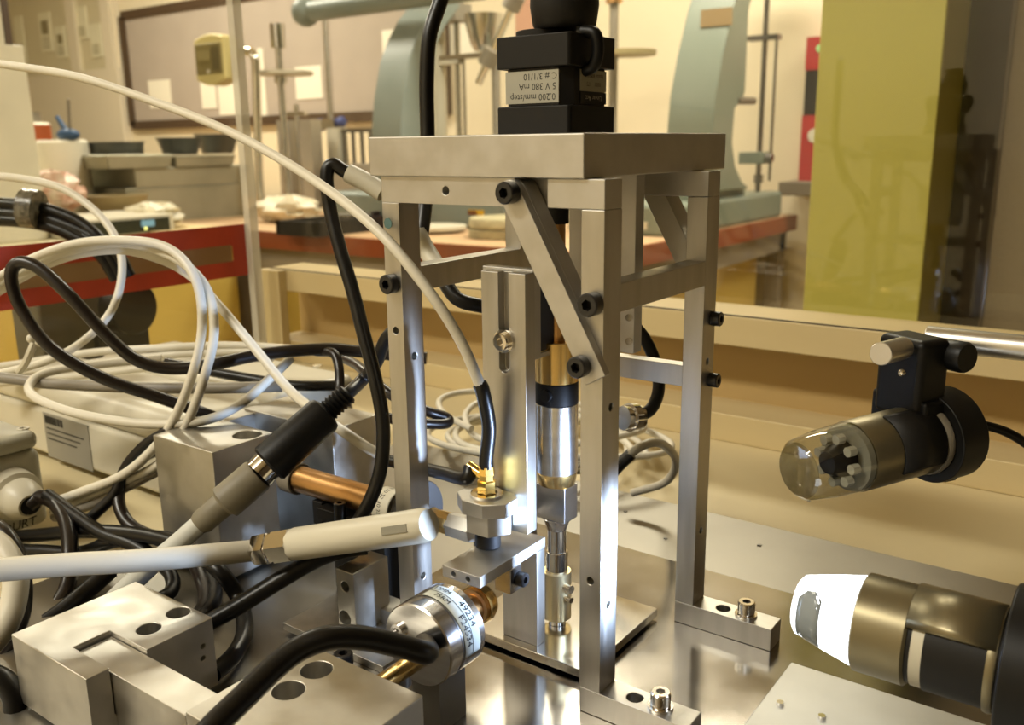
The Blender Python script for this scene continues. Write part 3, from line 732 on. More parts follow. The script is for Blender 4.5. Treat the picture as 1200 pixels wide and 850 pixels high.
# upright block (its own frame follows the microscope axis)
cu = Vector((0, 0, 1)); cside = d2.cross(cu).normalized(); cu = cside.cross(d2)
bc = t0+d2*L2*1.02
def obox(c, d, s, u, hd, hs, hu):
    return MB().add([c+d*(i*hd)+s*(j*hs)+u*(k*hu) for k in (-1, 1) for j in (-1, 1) for i in (-1, 1)], [(0, 2, 3, 1), (4, 5, 7, 6), (0, 1, 5, 4), (2, 6, 7, 3), (0, 4, 6, 2), (1, 3, 7, 5)])
UV = Vector((0, 0, 1)); DH = Vector((d2.x, d2.y, 0)).normalized(); SH = DH.cross(UV)
rod_c = at(1088, 408, .440)
bcc = at(1068, 440, .432)
build('upright_block', obox(Vector((bcc.x, bcc.y, bcc.z)), DH, SH, UV, .0095, .0135, .0195), BLACK, c2_, bevel=.0035, seg=4)
build('lower_jaw', obox(Vector((bcc.x, bcc.y, bcc.z-.018))+SH*.000, DH, SH, UV, .0075, .0165, .009), BLACK, c2_, bevel=.002, seg=3)
jb = at(1100, 545, .440)
build('jaw_tongue', obox(jb, DH, SH, UV, .004, .008, .006), BLACK, c2_, bevel=.001)
q = at(1058, 408, .418); q2 = at(1032, 415, .400)
build('thumb_screw', MB().cyl(q, q2, .0052, n=24, ch=.0004), mat('satin_aluminium', (.62, .60, .56), .35, 1), c2_)
q = at(1100, 413, .430); q2 = at(1134, 420, .416)
build('knob', MB().lathe(q, q2, [(0, .0060), (.1, .0072), (.9, .0074), (1, .0066)], 14), BLACK, c2_)
for (px, py) in ((1057, 437), (1093, 446), (1090, 473)):
    q = at(px, py, .414 if px < 1070 else .424)
    build('clamp_pin', MB().sphere(q, .0018, 10, 6), CHROME if px < 1070 else BRASS, c2_)
ra = at(1085, 396, .455); rb = Vector((.30, ra.y, ra.z))
sr = thing('support_stand', 'silver rod stand carrying the unlit microscope', 'stand', (.30, ra.y, 0))
build('cross_rod', MB().cyl((ra.x, ra.y, ra.z), rb, .0062, n=28, ch=.0005), mat('satin_aluminium', (.62, .60, .56), .35, 1), sr)
build('upright_rod', MB().cyl((.295, ra.y, .006), (.295, ra.y, .24), .0062, n=24), CHROME, sr)
build('stand_foot', BX(.25, .34, ra.y-.05, ra.y+.05, 0, .006), BLACK, sr)

# ================================================================== CABLES
def cable(label, pts, r, m, name='cable', group=None, sleeve=None):
    mb = MB().tube(pts, r, 10, 8)
    if sleeve is None:
        return single(name, mb, m, label, 'cable', group)
    t = thing(name, label, 'cable', pts[0]); build('sheath', mb, m, t)
    for (nm, sp_, sr_, sm_) in sleeve: build(nm, MB().tube(sp_, sr_, 12, 6), sm_, t)
    return t
wr = .0030
# long white coax to the gold connector
S0 = SMA_TOP; S1 = at(573, 500, .418); S2 = at(566, 460, .412)
cable('long white cable sweeping from the upper corner to the gold connector', [at(-25, 70, .60), at(0, 75, .585), at(90, 90, .555), at(180, 119, .53), at(270, 155, .49), at(360, 206, .45), at(440, 268, .412), at(500, 338, .402), at(540, 400, .406), at(566, 460, .412)], .0025, WHITEC,
      sleeve=[('heat_shrink', [at(562, 450, .4125), S2, S1, S0+Vector((0, 0, .004)), S0-Vector((0, 0, .001))], .0034, RUBBER)])
# white loops at the left
cable('outer white cable loop arching over the instrument boxes', [at(-20, 340, .60), at(20, 312, .60), at(80, 288, .59), at(140, 282, .58), at(195, 290, .57), at(228, 325, .56), at(237, 380, .56), at(225, 440, .555), at(196, 505, .56), at(150, 553, .565), at(95, 577, .58), at(58, 590, .60)], wr, WHITEC)
cable('inner white cable loop arching over the instrument boxes', [at(-20, 345, .61), at(25, 318, .61), at(75, 296, .60), at(140, 285, .59), at(200, 300, .575), at(240, 335, .565), at(251, 385, .56), at(240, 440, .555), at(215, 505, .56), at(185, 545, .565), at(120, 575, .58), at(62, 600, .60)], wr, WHITEC)
cable('white cable running from the loops down to the tall drilled blocks', [at(-20, 352, .615), at(60, 308, .61), at(130, 293, .60), at(185, 303, .59), at(225, 325, .585), at(260, 362, .575), at(300, 410, .56), at(340, 458, .54), at(380, 490, .515), at(420, 518, .50), at(444, 533, .50)], wr, WHITEC)
cable('white cable hanging in front of the red tape', [at(-20, 206, .72), at(20, 209, .71), at(70, 220, .70), at(110, 246, .69), at(136, 280, .68), at(143, 320, .67), at(130, 365, .665), at(95, 402, .66), at(50, 425, .665), at(-10, 440, .68)], .0030, WHITEC)
cable('white cable curling in a flat loop on the instrument box', [at(341, 420, .60), at(318, 442, .59), at(280, 475, .575), at(235, 494, .56), at(170, 497, .565), at(95, 486, .58), at(45, 468, .60), at(34, 452, .62), at(55, 437, .635), at(110, 428, .65), at(190, 420, .66)], wr, WHITEC)
for i, (pts, lb_t) in enumerate(((((-20, 432), (40, 424), (110, 413), (190, 408), (260, 405), (330, 408), (400, 414)), 'topmost of the white cables lying across the boxes'),
        (((-20, 440), (50, 434), (120, 424), (200, 416), (290, 412), (345, 414)), 'white cable lying across the boxes just under the topmost one'),
        (((-20, 452), (30, 446), (90, 441), (150, 434), (230, 424), (320, 419)), 'lowest of the white cables lying across the boxes'))):
    cable(lb_t, [at(px, py, .74-.0001*px) for px, py in pts], .0031, WHITEC)
cable('grey cable lying flat along the instrument box lid', [at(-20, 440, .64), at(20, 445, .635), at(60, 450, .63), at(150, 454, .61), at(250, 455, .60), at(330, 453, .60)], .0038, GREYC)
# white coil on the table behind the frame
cpts = []
cc = Z(640, 545, TZ+.004)
for k in range(0, 61):
    an = 2*PI*k/13+.4; rr = .075+.012*math.sin(k*.37)+.004*math.cos(k*1.3)
    cpts.append(Vector((cc.x-.01+rr*1.15*math.cos(an)+.006*math.sin(k*.21), cc.y+.01+rr*.8*math.sin(an), .006+.0055*(k/13)+.004*math.sin(k*.9))))
cable('coil of white cable lying on the sheet behind the frame', cpts, .0027, WHITEC)
cable('white cable with a black sleeve leaning out of the coil behind the posts', [at(700, 575, .56), at(727, 543, .55), at(752, 523, .545), at(775, 520, .56), at(792, 540, .60), at(780, 565, .62), at(740, 578, .63)], .0028, WHITEC,
      sleeve=[('heat_shrink', [at(716, 556, .552), at(727, 544, .549), at(740, 532, .547)], .0038, RUBBER)])
# motor cable
cable('thick black motor cable passing behind the top plate', [at(528, -30, .50), at(515, 5, .50), at(503, 45, .50), at(500, 100, .505), at(501, 160, .51), at(500, 215, .51), at(497, 250, .505), at(492, 285, .50)], .0042, RUBBER)
cable('black cable with a pale sleeve crossing behind the near left post', [at(480, 255, .505), at(493, 280, .50), at(512, 312, .492), at(522, 332, .488), at(536, 350, .485), at(556, 357, .485), at(585, 360, .49), at(612, 352, .50)], .0040, RUBBER,
      sleeve=[('pale_sleeve', [at(489, 272, .5), at(498, 290, .498), at(512, 313, .490)], .0050, OFFW)])
# hooked black cable
cable('black cable hooked over beside the top plate with a pale sleeve', [at(446, 225, .47), at(425, 212, .47), at(404, 201, .47), at(390, 193, .47), at(383, 205, .47), at(387, 245, .47), at(398, 290, .468), at(413, 340, .465), at(427, 395, .462), at(441, 450, .46), at(449, 500, .46), at(446, 550, .46), at(432, 590, .462), at(412, 622, .468), at(398, 640, .48)], .0036, RUBBER,
      sleeve=[('pale_sleeve', [at(449, 226, .468), at(430, 214, .469), at(408, 203, .470)], .0050, OFFW)])
cable('black cable rising from the inline connector to behind the post', [c0+(c1-c0)*.5, c0, at(425, 445, .505), at(441, 425, .50), at(452, 398, .49), at(470, 380, .485)], .0036, RUBBER)
# black loop at left
cable('black cable bent in a tall narrow loop over the instrument boxes', [at(500, 420, .60), at(460, 416, .60), at(420, 412, .60), at(380, 409, .595), at(310, 415, .585), at(250, 427, .575), at(200, 432, .57), at(160, 422, .565), at(125, 393, .56), at(80, 345, .555), at(45, 314, .555), at(22, 308, .556), at(13, 325, .557), at(25, 362, .56), at(60, 408, .562), at(120, 443, .57), at(190, 467, .58), at(245, 487, .59), at(275, 500, .60)], .0040, BROWNC)
cable('black cable lying along the rear box below the tall loop', [at(195, 425, .66), at(250, 436, .64), at(300, 445, .63), at(345, 452, .62), at(400, 452, .62)], .0036, RUBBER)
cable('dark cable arching over the rear box corner', [at(370, 412, .60), at(390, 414, .59), at(397, 430, .585), at(398, 455, .58), at(396, 475, .57)], .0032, BROWNC)
cable('black cable crossing from the rear box to the post', [at(396, 418, .66), at(415, 426, .63), at(430, 438, .60), at(448, 455, .58), at(470, 470, .575), at(500, 482, .57), at(524, 490, .575), at(520, 497, .57), at(480, 495, .56), at(455, 490, .56)], .0034, BROWNC)
cable('black cable with a gold end entering the probe head', [at(455, 540, .52), at(490, 548, .50), at(520, 555, .47), at(546, 561, .445), Vector((tx-.019, ty+.0118, zh0+.0063))], .0036, RUBBER)
cable('black cable curving from the nickel gland behind the near right post', [at(742, 380, .49), at(756, 398, .49), at(768, 425, .49), at(772, 455, .49), at(764, 478, .488), at(748, 489, .486)], .0034, RUBBER,
      sleeve=[('nickel_gland', [at(750, 489, .486), at(730, 490, .480)], .0066, CHROME), ('gland_nut', [at(744, 489, .4845), at(737, 489.5, .482)], .0078, CHROME)])
# transducer cable in front
cable('thick black transducer cable bending towards the viewer', [Vector((fx+.002, fy0+.002, fz+.001)), at(500, 765, .353), at(468, 757, .345), at(425, 748, .338), at(385, 748, .332), at(350, 761, .328), at(320, 784, .322), at(285, 818, .312), at(250, 852, .302), at(220, 885, .295)], .0046, RUBBER)
cable('black cable leaving the rear of the unlit microscope', [t0+d2*L2*1.26, t0+d2*L2*1.34+Vector((0, 0, .001)), at(1150, 498, .455), at(1178, 506, .455), at(1205, 522, .455), at(1240, 550, .455)], .0024, RUBBER)
# cables of the two plugs
cable('thick white cable leaving the nickel gland towards the photo edge', [wG+(wA-wG)*.3, wG, at(250, 650, .45), at(170, 657, .435), at(80, 662, .425), at(0, 668, .415), at(-40, 672, .41)], .0056, WHITEC)
cable('white cable running down from the grey connector', [c4+(c3-c4)*.2, c4, at(205, 640, .468), at(178, 662, .468), at(152, 686, .475), at(128, 708, .485), at(100, 735, .50)], .0052, mat('bluish_white_sheath', '#c9c9c2', .4))
# black tangle at the lower left
TG = [
 ('black cable dropping out of the junction box gland', [GLAND, at(48, 583, .585), at(65, 590, .575), at(78, 612, .56), at(82, 645, .545), at(78, 690, .53), at(55, 725, .515), at(20, 752, .50), at(-20, 775, .49)], .0048, BROWNC),
 ('black cable slanting right below the junction box gland', [at(55, 580, .58), at(85, 602, .565), at(120, 625, .55), at(160, 640, .54), Z(196, 668, .010), Z(202, 690, .004), Z(185, 703, .004), Z(150, 708, .004)], .0042, RUBBER),
 ('long black cable crossing under the white cable and looping beside the corner block', [at(-20, 632, .60), at(40, 628, .58), at(100, 623, .56), at(160, 626, .54), at(215, 640, .52), at(255, 668, .50), Z(280, 702, .006), Z(287, 738, .004), Z(274, 768, .004), Z(250, 790, .004)], .0044, RUBBER),
 ('black cable rising and falling under the white cable', [at(-10, 645, .58), at(45, 646, .57), at(95, 648, .56), at(130, 635, .55), at(165, 630, .545), at(205, 634, .54), Z(236, 660, .008), Z(251, 690, .004), Z(246, 715, .004), Z(225, 730, .004)], .0044, RUBBER),
 ('thin black cable curving down past the tall drilled block', [at(198, 505, .56), at(170, 522, .565), at(148, 548, .57), at(135, 578, .57), at(112, 602, .57), at(85, 625, .57)], .0036, RUBBER),
 ('brown cable bending around the foot of the tall drilled block', [at(196, 522, .57), at(165, 537, .575), at(145, 558, .575), at(139, 588, .57), at(152, 615, .56), at(185, 632, .55), at(218, 648, .54), Z(236, 680, .006), Z(240, 705, .004), Z(228, 724, .004), Z(200, 735, .004)], .0040, BROWNC),
 ('brown cable hanging down the photo edge', [at(-15, 610, .50), at(8, 628, .49), at(22, 655, .485), at(28, 690, .48), at(24, 725, .475), at(8, 760, .47), at(-20, 790, .46)], .0044, BROWNC),
 ('black cable slanting down behind the corner block', [at(130, 668, .53), at(105, 690, .52), at(75, 715, .51), at(45, 738, .50), at(15, 765, .49), at(-15, 800, .48)], .0052, RUBBER),
 ('black cable slanting from the small drilled block to the corner block', [at(430, 640, .47), at(400, 645, .468), at(372, 655, .465), at(330, 679, .462), at(285, 707, .458), at(250, 727, .455), at(225, 742, .455)], .0046, RUBBER),
 ('white cable hanging down the photo edge', [at(-15, 630, .47), at(5, 645, .465), at(18, 672, .46), at(16, 705, .455), at(5, 735, .45), at(-15, 760, .45)], .0062, WHITEC),
 ('thick black cable at the bottom corner of the photo', [at(-15, 790, .42), at(5, 800, .42), at(18, 822, .42), at(15, 860, .42), at(10, 890, .42)], .0055, RUBBER),
]
for lb_t, pts, r_, m_ in TG: cable(lb_t, pts, r_, m_)
cable('grey cable beside the two white loops', [at(64, 606, .60), at(110, 590, .585), at(150, 570, .575), at(185, 552, .57), at(215, 540, .57)], .0034, GREYC)
# cable tie
q = at(37, 398, .60)
ct = thing('cable_tie', 'white cable tie with two round heads by the black loop', 'cable tie', q)
build('tie_head', MB().sphere(at(37, 397, .60), .0032, 12, 8), OFFW, ct); build('tie_head', MB().sphere(at(47, 401, .60), .0032, 12, 8), OFFW, ct)
build('tie_strap', MB().tube([at(40, 402, .60), at(36, 412, .60), at(30, 425, .605), at(22, 436, .61)], .0025, 8), OFFW, ct)

# ================================================================== FAR BENCHES AND WHAT STANDS ON THEM
BZ = -.02; BY0, BY1 = 1.63, 3.06; BX1 = -.955; BX0 = -5.0
BTOP = mat('worn_bench_top', '#d0b08a', .45, noise=.10, scale=5, col2='#c4a07a')
REDE = mat('red_brown_bench_edge', '#84401f', .45, noise=.10, scale=8)
YEL = mat('yellow_cabinet_paint', '#c9ac55', .6, noise=.04, scale=3)
GREYL = mat('grey_bench_steel', '#8b8070', .5)
bn = thing('lab_bench', 'long bench with red brown edge carrying the green presses', 'bench', (-3, 2.3, FLOOR))
build('bench_top', BX(BX0, BX1-.01, BY0+.01, BY1, BZ-.05, BZ), BTOP, bn)
build('edge_band', BX(BX0, BX1, BY0, BY0+.012, BZ-.055, BZ-.001), REDE, bn)
build('edge_band', BX(BX1-.012, BX1, BY0, BY1, BZ-.055, BZ-.001), REDE, bn)
build('apron', BX(BX1-.06, BX1-.03, BY0+.05, BY1-.02, BZ-.13, BZ-.055), GREYL, bn)
build('apron', BX(BX0, BX1-.05, BY0+.04, BY0+.07, BZ-.13, BZ-.055), GREYL, bn)
for (x, y) in ((BX1-.055, BY0+.06), (BX1-.055, BY1-.06), (-3.2, BY0+.06), (BX0+.1, BY0+.06)):
    build('leg', BX(x-.025, x+.025, y-.025, y+.025, FLOOR, BZ-.055), GREYL, bn)
build('under_cabinet', BX(BX0+.1, BX1-.10, BY0+.14, BY1-.12, FLOOR, BZ-.135), YEL, bn)
sb = thing('side_bench', 'cream topped side bench with yellow front seen through the taped pane', 'bench', (-3.4, 1.25, FLOOR))
build('bench_top', BX(-5.2, -2.32, .85, BY0-.005, BZ-.04, BZ), mat('cream_bench_top', '#d6cba8', .5), sb)
build('cabinet_body', BX(-5.15, -2.36, .90, BY0-.02, FLOOR, BZ-.04), YEL, sb)

# ---- green presses
PAINT = mat('pale_green_enamel', '#7c857a', .42, noise=.05, scale=6, col2='#757f73')
PAINT2 = mat('blue_grey_enamel', '#747f7a', .40, noise=.05, scale=6, col2='#7e8884')
pr = thing('press', 'green cast press with curved column at the bench end', 'press', (-1.1, 2.5, BZ))
px1 = -.968
build('base', BX(-1.34, px1, 2.08, 2.93, BZ, .072), PAINT, pr, bevel=.015, seg=3)
build('base_flange', BX(-1.20, px1-.03, 2.28, 2.66, .070, .098), PAINT, pr, bevel=.008)
xl_ = on(1, 2.31, 781, 150).x
front = [(2.33, .095), (2.318, .20), (2.313, .29), (2.325, .38), (2.365, .50), (2.43, .64), (2.52, .78), (2.62, .90)]
back = [(2.95, .90), (2.72, .83), (2.60, .74), (2.552, .64), (2.552, .40), (2.535, .375), (2.475, .345), (2.468, .24), (2.50, .17), (2.56, .12), (2.63, .095)]
build('column', MB().prism(front+back, 0, xl_, px1-.004), PAINT, pr, bevel=.006)
q = on(1, 2.335, 826, 32); build('name_plate', MB().box(xl_+.06, xl_+.16, 2.40, 2.405, .585, .635, None), mat('tan_plate', '#a58d66', .5), pr)
build('lever', MB().cyl((px1-.01, 2.50, .37), (px1+.005, 2.60, .372), .012, n=12), DSTEEL, pr)
ry = 2.80
rx = on(1, ry, 893, 120).x
build('guide_rod', MB().cyl((rx, ry, .075), (rx, ry, .95), .009, n=14), DSTEEL, pr)
build('guide_arm', BX(px1-.10, rx+.03, ry-.05, ry+.02, on(1, ry, 880, 192).z, on(1, ry, 880, 178).z), PAINT, pr, bevel=.003)
build('arm_knob', MB().cyl((rx+.03, ry-.02, on(1, ry, 880, 185).z), (rx+.055, ry-.02, on(1, ry, 880, 185).z), .014, n=14), DSTEEL, pr)
build('top_arm', BX(px1-.10, rx+.05, ry-.02, ry+.02, on(1, ry, 900, 47).z, on(1, ry, 900, 41).z), DSTEEL, pr)
build('thin_rod', MB().cyl((rx+.04, ry, on(1, ry, 910, 212).z), (rx+.04, ry, on(1, ry, 910, 42).z), .005, n=10), DSTEEL, pr)
for pz in (205, 210): 
    zz = on(1, ry, 893, pz).z; build('rod_nut', MB().cyl((rx, ry, zz-.012), (rx, ry, zz), .018, n=6), DSTEEL, pr)
bt = build('badge', BX(-1.12, -1.06, 2.076, 2.08, .0, .022), OFFW, pr)
text_on('print', '0-0', .022, lambda u, v: Vector((-1.09+u, 2.0755, .011+v)), INK, bt)

p1y = 2.10
def Q(px, py, y=p1y): return on(1, y, px, py)
pq = thing('press', 'blue grey cast press with a long arm behind the top plate', 'press', (Q(480, 240).x, p1y+.2, BZ))
bxa, bxb = Q(398, 240).x, Q(608, 240).x
build('base', BX(bxa, bxb, p1y-.08, p1y+.30, BZ, Q(500, 226).z), PAINT2, pq, bevel=.015, seg=3)
xa_, xb_ = Q(435, 150).x, Q(470, 150).x
zt = Q(500, 226).z
rdg = [on(0, xb_, px, py) for px, py in ((470, 150), (473, 112), (480, 70), (490, 42), (501, 20), (520, -5))]
D1 = on(0, xb_, 500, 150).y-rdg[0].y
fr1 = [(rdg[0].y+.02, zt), (rdg[0].y, rdg[0].z-.12)]+[(q.y, q.z) for q in rdg]
bk1 = [(q.y+D1*(.75 if k < 3 else 1), q.z-.02) for k, q in enumerate(reversed(rdg))]+[(rdg[0].y+D1+.02, zt)]
build('column', MB().prism(fr1+bk1, 0, xa_, xb_), PAINT2, pq, bevel=.006)
tag_ = build('warning_tag', BX(Q(567, 247).x, Q(585, 247).x, p1y-.083, p1y-.08, Q(570, 250).z, Q(570, 244).z), mat('yellow_tag', '#c9a11e', .5), pq)
build('tag_patch', BX(Q(567, 247).x, Q(577, 247).x, p1y-.085, p1y-.083, Q(570, 250).z, Q(570, 245).z), mat('brown_tag', '#6a3d12', .5), tag_)
za = (Q(420, 9).z)
build('arm', MB().cyl((Q(338, 9).x, p1y+.1, za+.03), (Q(545, 0).x, p1y+.1, za+.03), .038, n=20), PAINT2, pq)
build('arm_end', MB().sphere((Q(334, 9).x, p1y+.1, za+.03), .055, 18, 12), PAINT2, pq)
sxp = Q(333, 150, p1y+.1).x
build('spindle', MB().cyl((sxp, p1y+.1, BZ+.045), (sxp, p1y+.1, za), .014, n=16), STEEL, pq)
build('spindle_head', MB().cyl((sxp, p1y+.1, za-.09), (sxp, p1y+.1, za), .030, n=18), STEEL, pq)
zd = Q(333, 88, p1y+.1).z
build('dial_disc', MB().cyl((sxp+.02, p1y+.1, zd), (sxp+.02, p1y+.1, zd+.012), .115, n=32), OFFW, pq)
build('dial_hub', MB().cyl((sxp, p1y+.1, zd-.03), (sxp, p1y+.1, zd), .025, n=16), STEEL, pq)
tr_ = thing('drip_tray', 'shallow black tray under the press spindle', 'tray', (sxp, p1y, BZ))
q0, q1 = on(2, BZ, 318, 276), on(2, BZ, 428, 272)
build('tray_floor', BX(q0.x, q1.x, q0.y+.02, q0.y+.50, BZ, BZ+.010), BLACKM, tr_)
for (a_, b_, c_, d_) in ((q0.x, q1.x, q0.y+.02, q0.y+.035), (q0.x, q1.x, q0.y+.485, q0.y+.50), (q0.x, q0.x+.015, q0.y+.02, q0.y+.5), (q1.x-.015, q1.x, q0.y+.02, q0.y+.5)):
    build('tray_wall', BX(a_, b_, c_, d_, BZ+.01, BZ+.045), BLACKM, tr_)
single('cover_plate', MB().cyl(((q0.x+q1.x)/2, q0.y+.26, BZ+.045), ((q0.x+q1.x)/2, q0.y+.26, BZ+.053), (q1.x-q0.x)*.36, n=36), STEEL, 'pale round plate lying on the black tray under the spindle', 'plate')

# ---- frames and stands between
def stand(name, label, cat, x, y, ztop, r, extra=()):
    t = thing(name, label, cat, (x, y, BZ)); build('foot', MB().cyl((x, y, BZ), (x, y, BZ+.02), .06, n=20), DSTEEL, t)
    build('rod', MB().cyl((x, y, BZ+.02), (x, y, ztop), r, n=12), STEEL, t)
    for nm, mb, m in extra: build(nm, mb, m, t)
    return t
ys = 2.75
zq = Q(388, 146, ys)
stand('clamp_stand', 'tall thin rod stand with a blue clamp left of the blue grey press', 'stand', zq.x, ys, Q(385, 15, ys).z, .014,
      [('clamp', MB().box(zq.x-.05, zq.x+.05, ys-.03, ys+.03, zq.z-.02, zq.z+.025), STEEL), ('clamp_knob', MB().sphere((zq.x-.07, ys, zq.z), .03, 12, 8), mat('blue_plastic', '#3d4a86', .5)), ('clamp_knob', MB().sphere((zq.x+.07, ys, zq.z+.01), .026, 12, 8), mat('blue_plastic', '#3d4a86', .5))])
fq = thing('sample_frame', 'pale upright sample frame with two posts behind the spindle', 'frame', (Q(360, 200, 2.5).x, 2.5, BZ))
for px in (340, 367): x = Q(px, 200, 2.5).x; build('post', BX(x-.035, x+.035, 2.47, 2.53, BZ, Q(360, 140, 2.5).z), ALU_B, fq)
x = Q(352, 200, 2.5).x; build('centre_rod', MB().cyl((x, 2.5, BZ), (x, 2.5, Q(350, 122, 2.5).z), .012, n=10), STEEL, fq)
z = Q(350, 133, 2.5).z; build('crossbar', BX(x-.06, x+.06, 2.49, 2.51, z-.008, z+.008), STEEL, fq)
rk = thing('rod_rack', 'low wire rack of short rods beside the blue grey press', 'rack', (Q(415, 170, 2.6).x, 2.6, BZ))
xa2, xb2 = Q(398, 160, 2.6).x, Q(432, 160, 2.6).x; ztr, zbr = Q(415, 155, 2.6).z, Q(415, 192, 2.6).z
build('rack_base', BX(xa2, xb2+.1, 2.5, 2.7, BZ, zbr), ALU_B, rk); build('top_bar', BX(xa2, xb2+.1, 2.59, 2.61, ztr, ztr+.015), DSTEEL, rk)
for k in range(4): x = xa2+.03+(xb2-xa2)*.3*k; build('rod', MB().cyl((x, 2.6, zbr), (x, 2.6, ztr), .009, n=10), DSTEEL, rk)
build('end_post', BX(xa2-.05, xa2+.02, 2.57, 2.63, zbr, ztr+.02), OFFW, rk)
# stand right of press 1
ys = 2.55
x = Q(537, 100, ys).x
hq = thing('penetrometer_stand', 'pale rod stand with a round cup right of the blue grey press', 'stand', (x, ys, BZ))
for px, rr in ((515, .028), (537, .012), (544, .007)): xx_ = Q(px, 100, ys).x; build('rod', MB().cyl((xx_, ys, BZ), (xx_, ys, Q(px, -10, ys).z if px < 540 else Q(px, 70, ys).z), rr, n=12), OFFW if px == 515 else STEEL, hq)
build('head_block', BX(Q(519, 20, ys).x, Q(543, 20, ys).x, ys-.05, ys+.05, Q(530, 26, ys).z, Q(530, 5, ys).z), GREYC, hq)
build('arm', BX(Q(480, 74, ys).x, Q(540, 74, ys).x, ys-.02, ys+.02, Q(510, 77, ys).z, Q(510, 72, ys).z), OFFW, hq)
build('arm', BX(Q(517, 67, ys).x, Q(568, 67, ys).x, ys-.02, ys+.02, Q(540, 70, ys).z, Q(540, 64, ys).z), STEEL, hq)
q = Q(567, 60, ys); build('cup', MB().lathe((q.x, ys, q.z), (q.x, ys, q.z+.13), [(0, .035), (.2, .05), (.8, .07), (1, .075)], 24), STEEL, hq)
build('foot', BX(x-.15, x+.10, ys-.12, ys+.12, BZ, BZ+.03), ALU_B, hq)
tl = thing('t_handle_tool', 'slanting steel rod tool with grey collars behind the motor', 'tool', (Q(575, 80, 2.45).x, 2.45, BZ))
build('rod', MB().cyl(Q(561, 98, 2.45), Q(603, 2, 2.45), .014, n=12), CHROME, tl)
build('collar', MB().cyl(Q(570, 76, 2.45), Q(578, 58, 2.45), .034, n=16), GREYC, tl)
build('collar', MB().cyl(Q(598, 10, 2.45), Q(606, -6, 2.45), .034, n=16), GREYC, tl)
q = Q(577, 70, 2.45); build('carrier_post', MB().cyl((q.x, 2.47, BZ), (q.x, 2.47, q.z), .016, n=10), GREYC, tl)
ps = thing('rod_stand', 'thin stand with a flat brass arm right of the motor', 'stand', (Q(718, 60, 2.7).x, 2.7, BZ))
x = Q(719, 60, 2.7).x; build('rod', MB().cyl((x, 2.7, BZ), (x, 2.7, Q(719, 0, 2.7).z), .016, n=12), GREYC, ps)
build('head', MB().cyl((x, 2.7, Q(719, 4, 2.7).z), (x, 2.7, Q(719, -18, 2.7).z), .03, n=14), COPPER, ps)
z = Q(740, 62, 2.7).z; build('flat_arm', MB().cyl((x+.06, 2.7, z-.008), (x+.06, 2.7, z+.008), .10, n=28), mat('dull_brass', '#a3956a', .5), ps)
build('foot', MB().cyl((x, 2.7, BZ), (x, 2.7, BZ+.02), .08, n=20), GREYC, ps)
# porous stone discs
q = on(2, BZ, 568, 281); rs = (Q(603, 270, q.y).x-Q(534, 270, q.y).x)/2*.98
for k, (lb_t, zz, m_) in enumerate((('lower pale stone disc of the pair on the far bench', 0, '#a09878'), ('upper pale stone disc of the pair on the far bench', 1, '#b0a684'))):
    hh = .030
    single('stone_disc', MB().lathe((q.x, q.y+rs*.9, BZ+hh*zz), (q.x, q.y+rs*.9, BZ+hh*(zz+1)-.002), [(0, rs*.96), (.12, rs), (.85, rs*(1-.02*zz)), (1, rs*.95)], 40), mat('stone_%d' % k, m_, .85, noise=.2, scale=25), lb_t, 'disc')
single('scale_pan', MB().lathe(on(2, BZ, 510, 272), on(2, BZ, 510, 272)+Vector((0, 0, .02)), [(0, .07), (.5, .10), (1, .10)], 28), OFFW, 'pale round pan between the stone discs and the post', 'pan')

# ---- noticeboard and papers
bq0, bq1 = on(1, WY-.02, 141, 20), on(1, WY-.02, 158, 148)
nx0, nx1 = (bq0.x+bq1.x)/2, on(1, WY-.02, 520, 100).x; nz0, nz1 = on(1, WY-.02, 158, 148).z, bq0.z
nb_ = thing('noticeboard', 'wide grey noticeboard with dark frame on the far wall', 'noticeboard', ((nx0+nx1)/2, WY, nz0))
build('board', BX(nx0, nx1, WY-.018, WY, nz0, nz1), mat('grey_felt', '#aca093', .9, noise=.03, scale=6), nb_)
DKW = mat('dark_wood_frame', '#4b3a2a', .5)
for a_ in ((nx0, nx1, nz0-.02, nz0+.03), (nx0, nx1, nz1-.02, nz1+.03)): build('frame_bar', BX(a_[0], a_[1], WY-.03, WY, a_[2], a_[3]), DKW, nb_)
for a_ in ((nx0-.03, nx0+.03), (nx1-.03, nx1+.03)): build('frame_bar', BX(a_[0], a_[1], WY-.03, WY, nz0, nz1), DKW, nb_)
xq = on(1, WY-.02, 384, 60).x; build('joint', BX(xq-.015, xq+.015, WY-.024, WY, nz0, nz1), mat('board_joint', '#8d7f69', .8), nb_)
for (a_, b_, c_, d_, lb_t) in ((173, 95, 201, 126, 'lone paper sheet pinned at the left of the noticeboard'), (234, 94, 254, 127, 'paper sheet pinned below the yellow indicator, left one'), (254, 92, 283, 134, 'larger paper sheet pinned below the yellow indicator'),
        (301, 57, 313, 138, 'tall narrow paper sheet beside the chrome tube'), (345, 79, 378, 115, 'square paper sheet pinned behind the spindle'), (447, 36, 463, 62, 'paper sheet half hidden by the blue grey press column'), (517, 27, 576, 61, 'bright paper sheet on the wall right of the blue grey press')):
    pa, pb = on(1, WY-.024, a_, b_), on(1, WY-.024, c_, d_)
    single('paper_sheet', BX(pa.x, pb.x, WY-.0235 if c_ < 500 else WY-.004, WY-.018 if c_ < 500 else WY, pb.z, pa.z), PAPER, lb_t, 'paper')
pa, pb = on(1, WY-.01, 603, 0), on(1, WY-.01, 648, 42)
single('poster', BX(pa.x, pb.x, WY-.006, WY, pb.z, pa.z+.3), mat('pink_paper', '#c79a80', .8), 'pinkish poster on the wall behind the motor', 'poster')
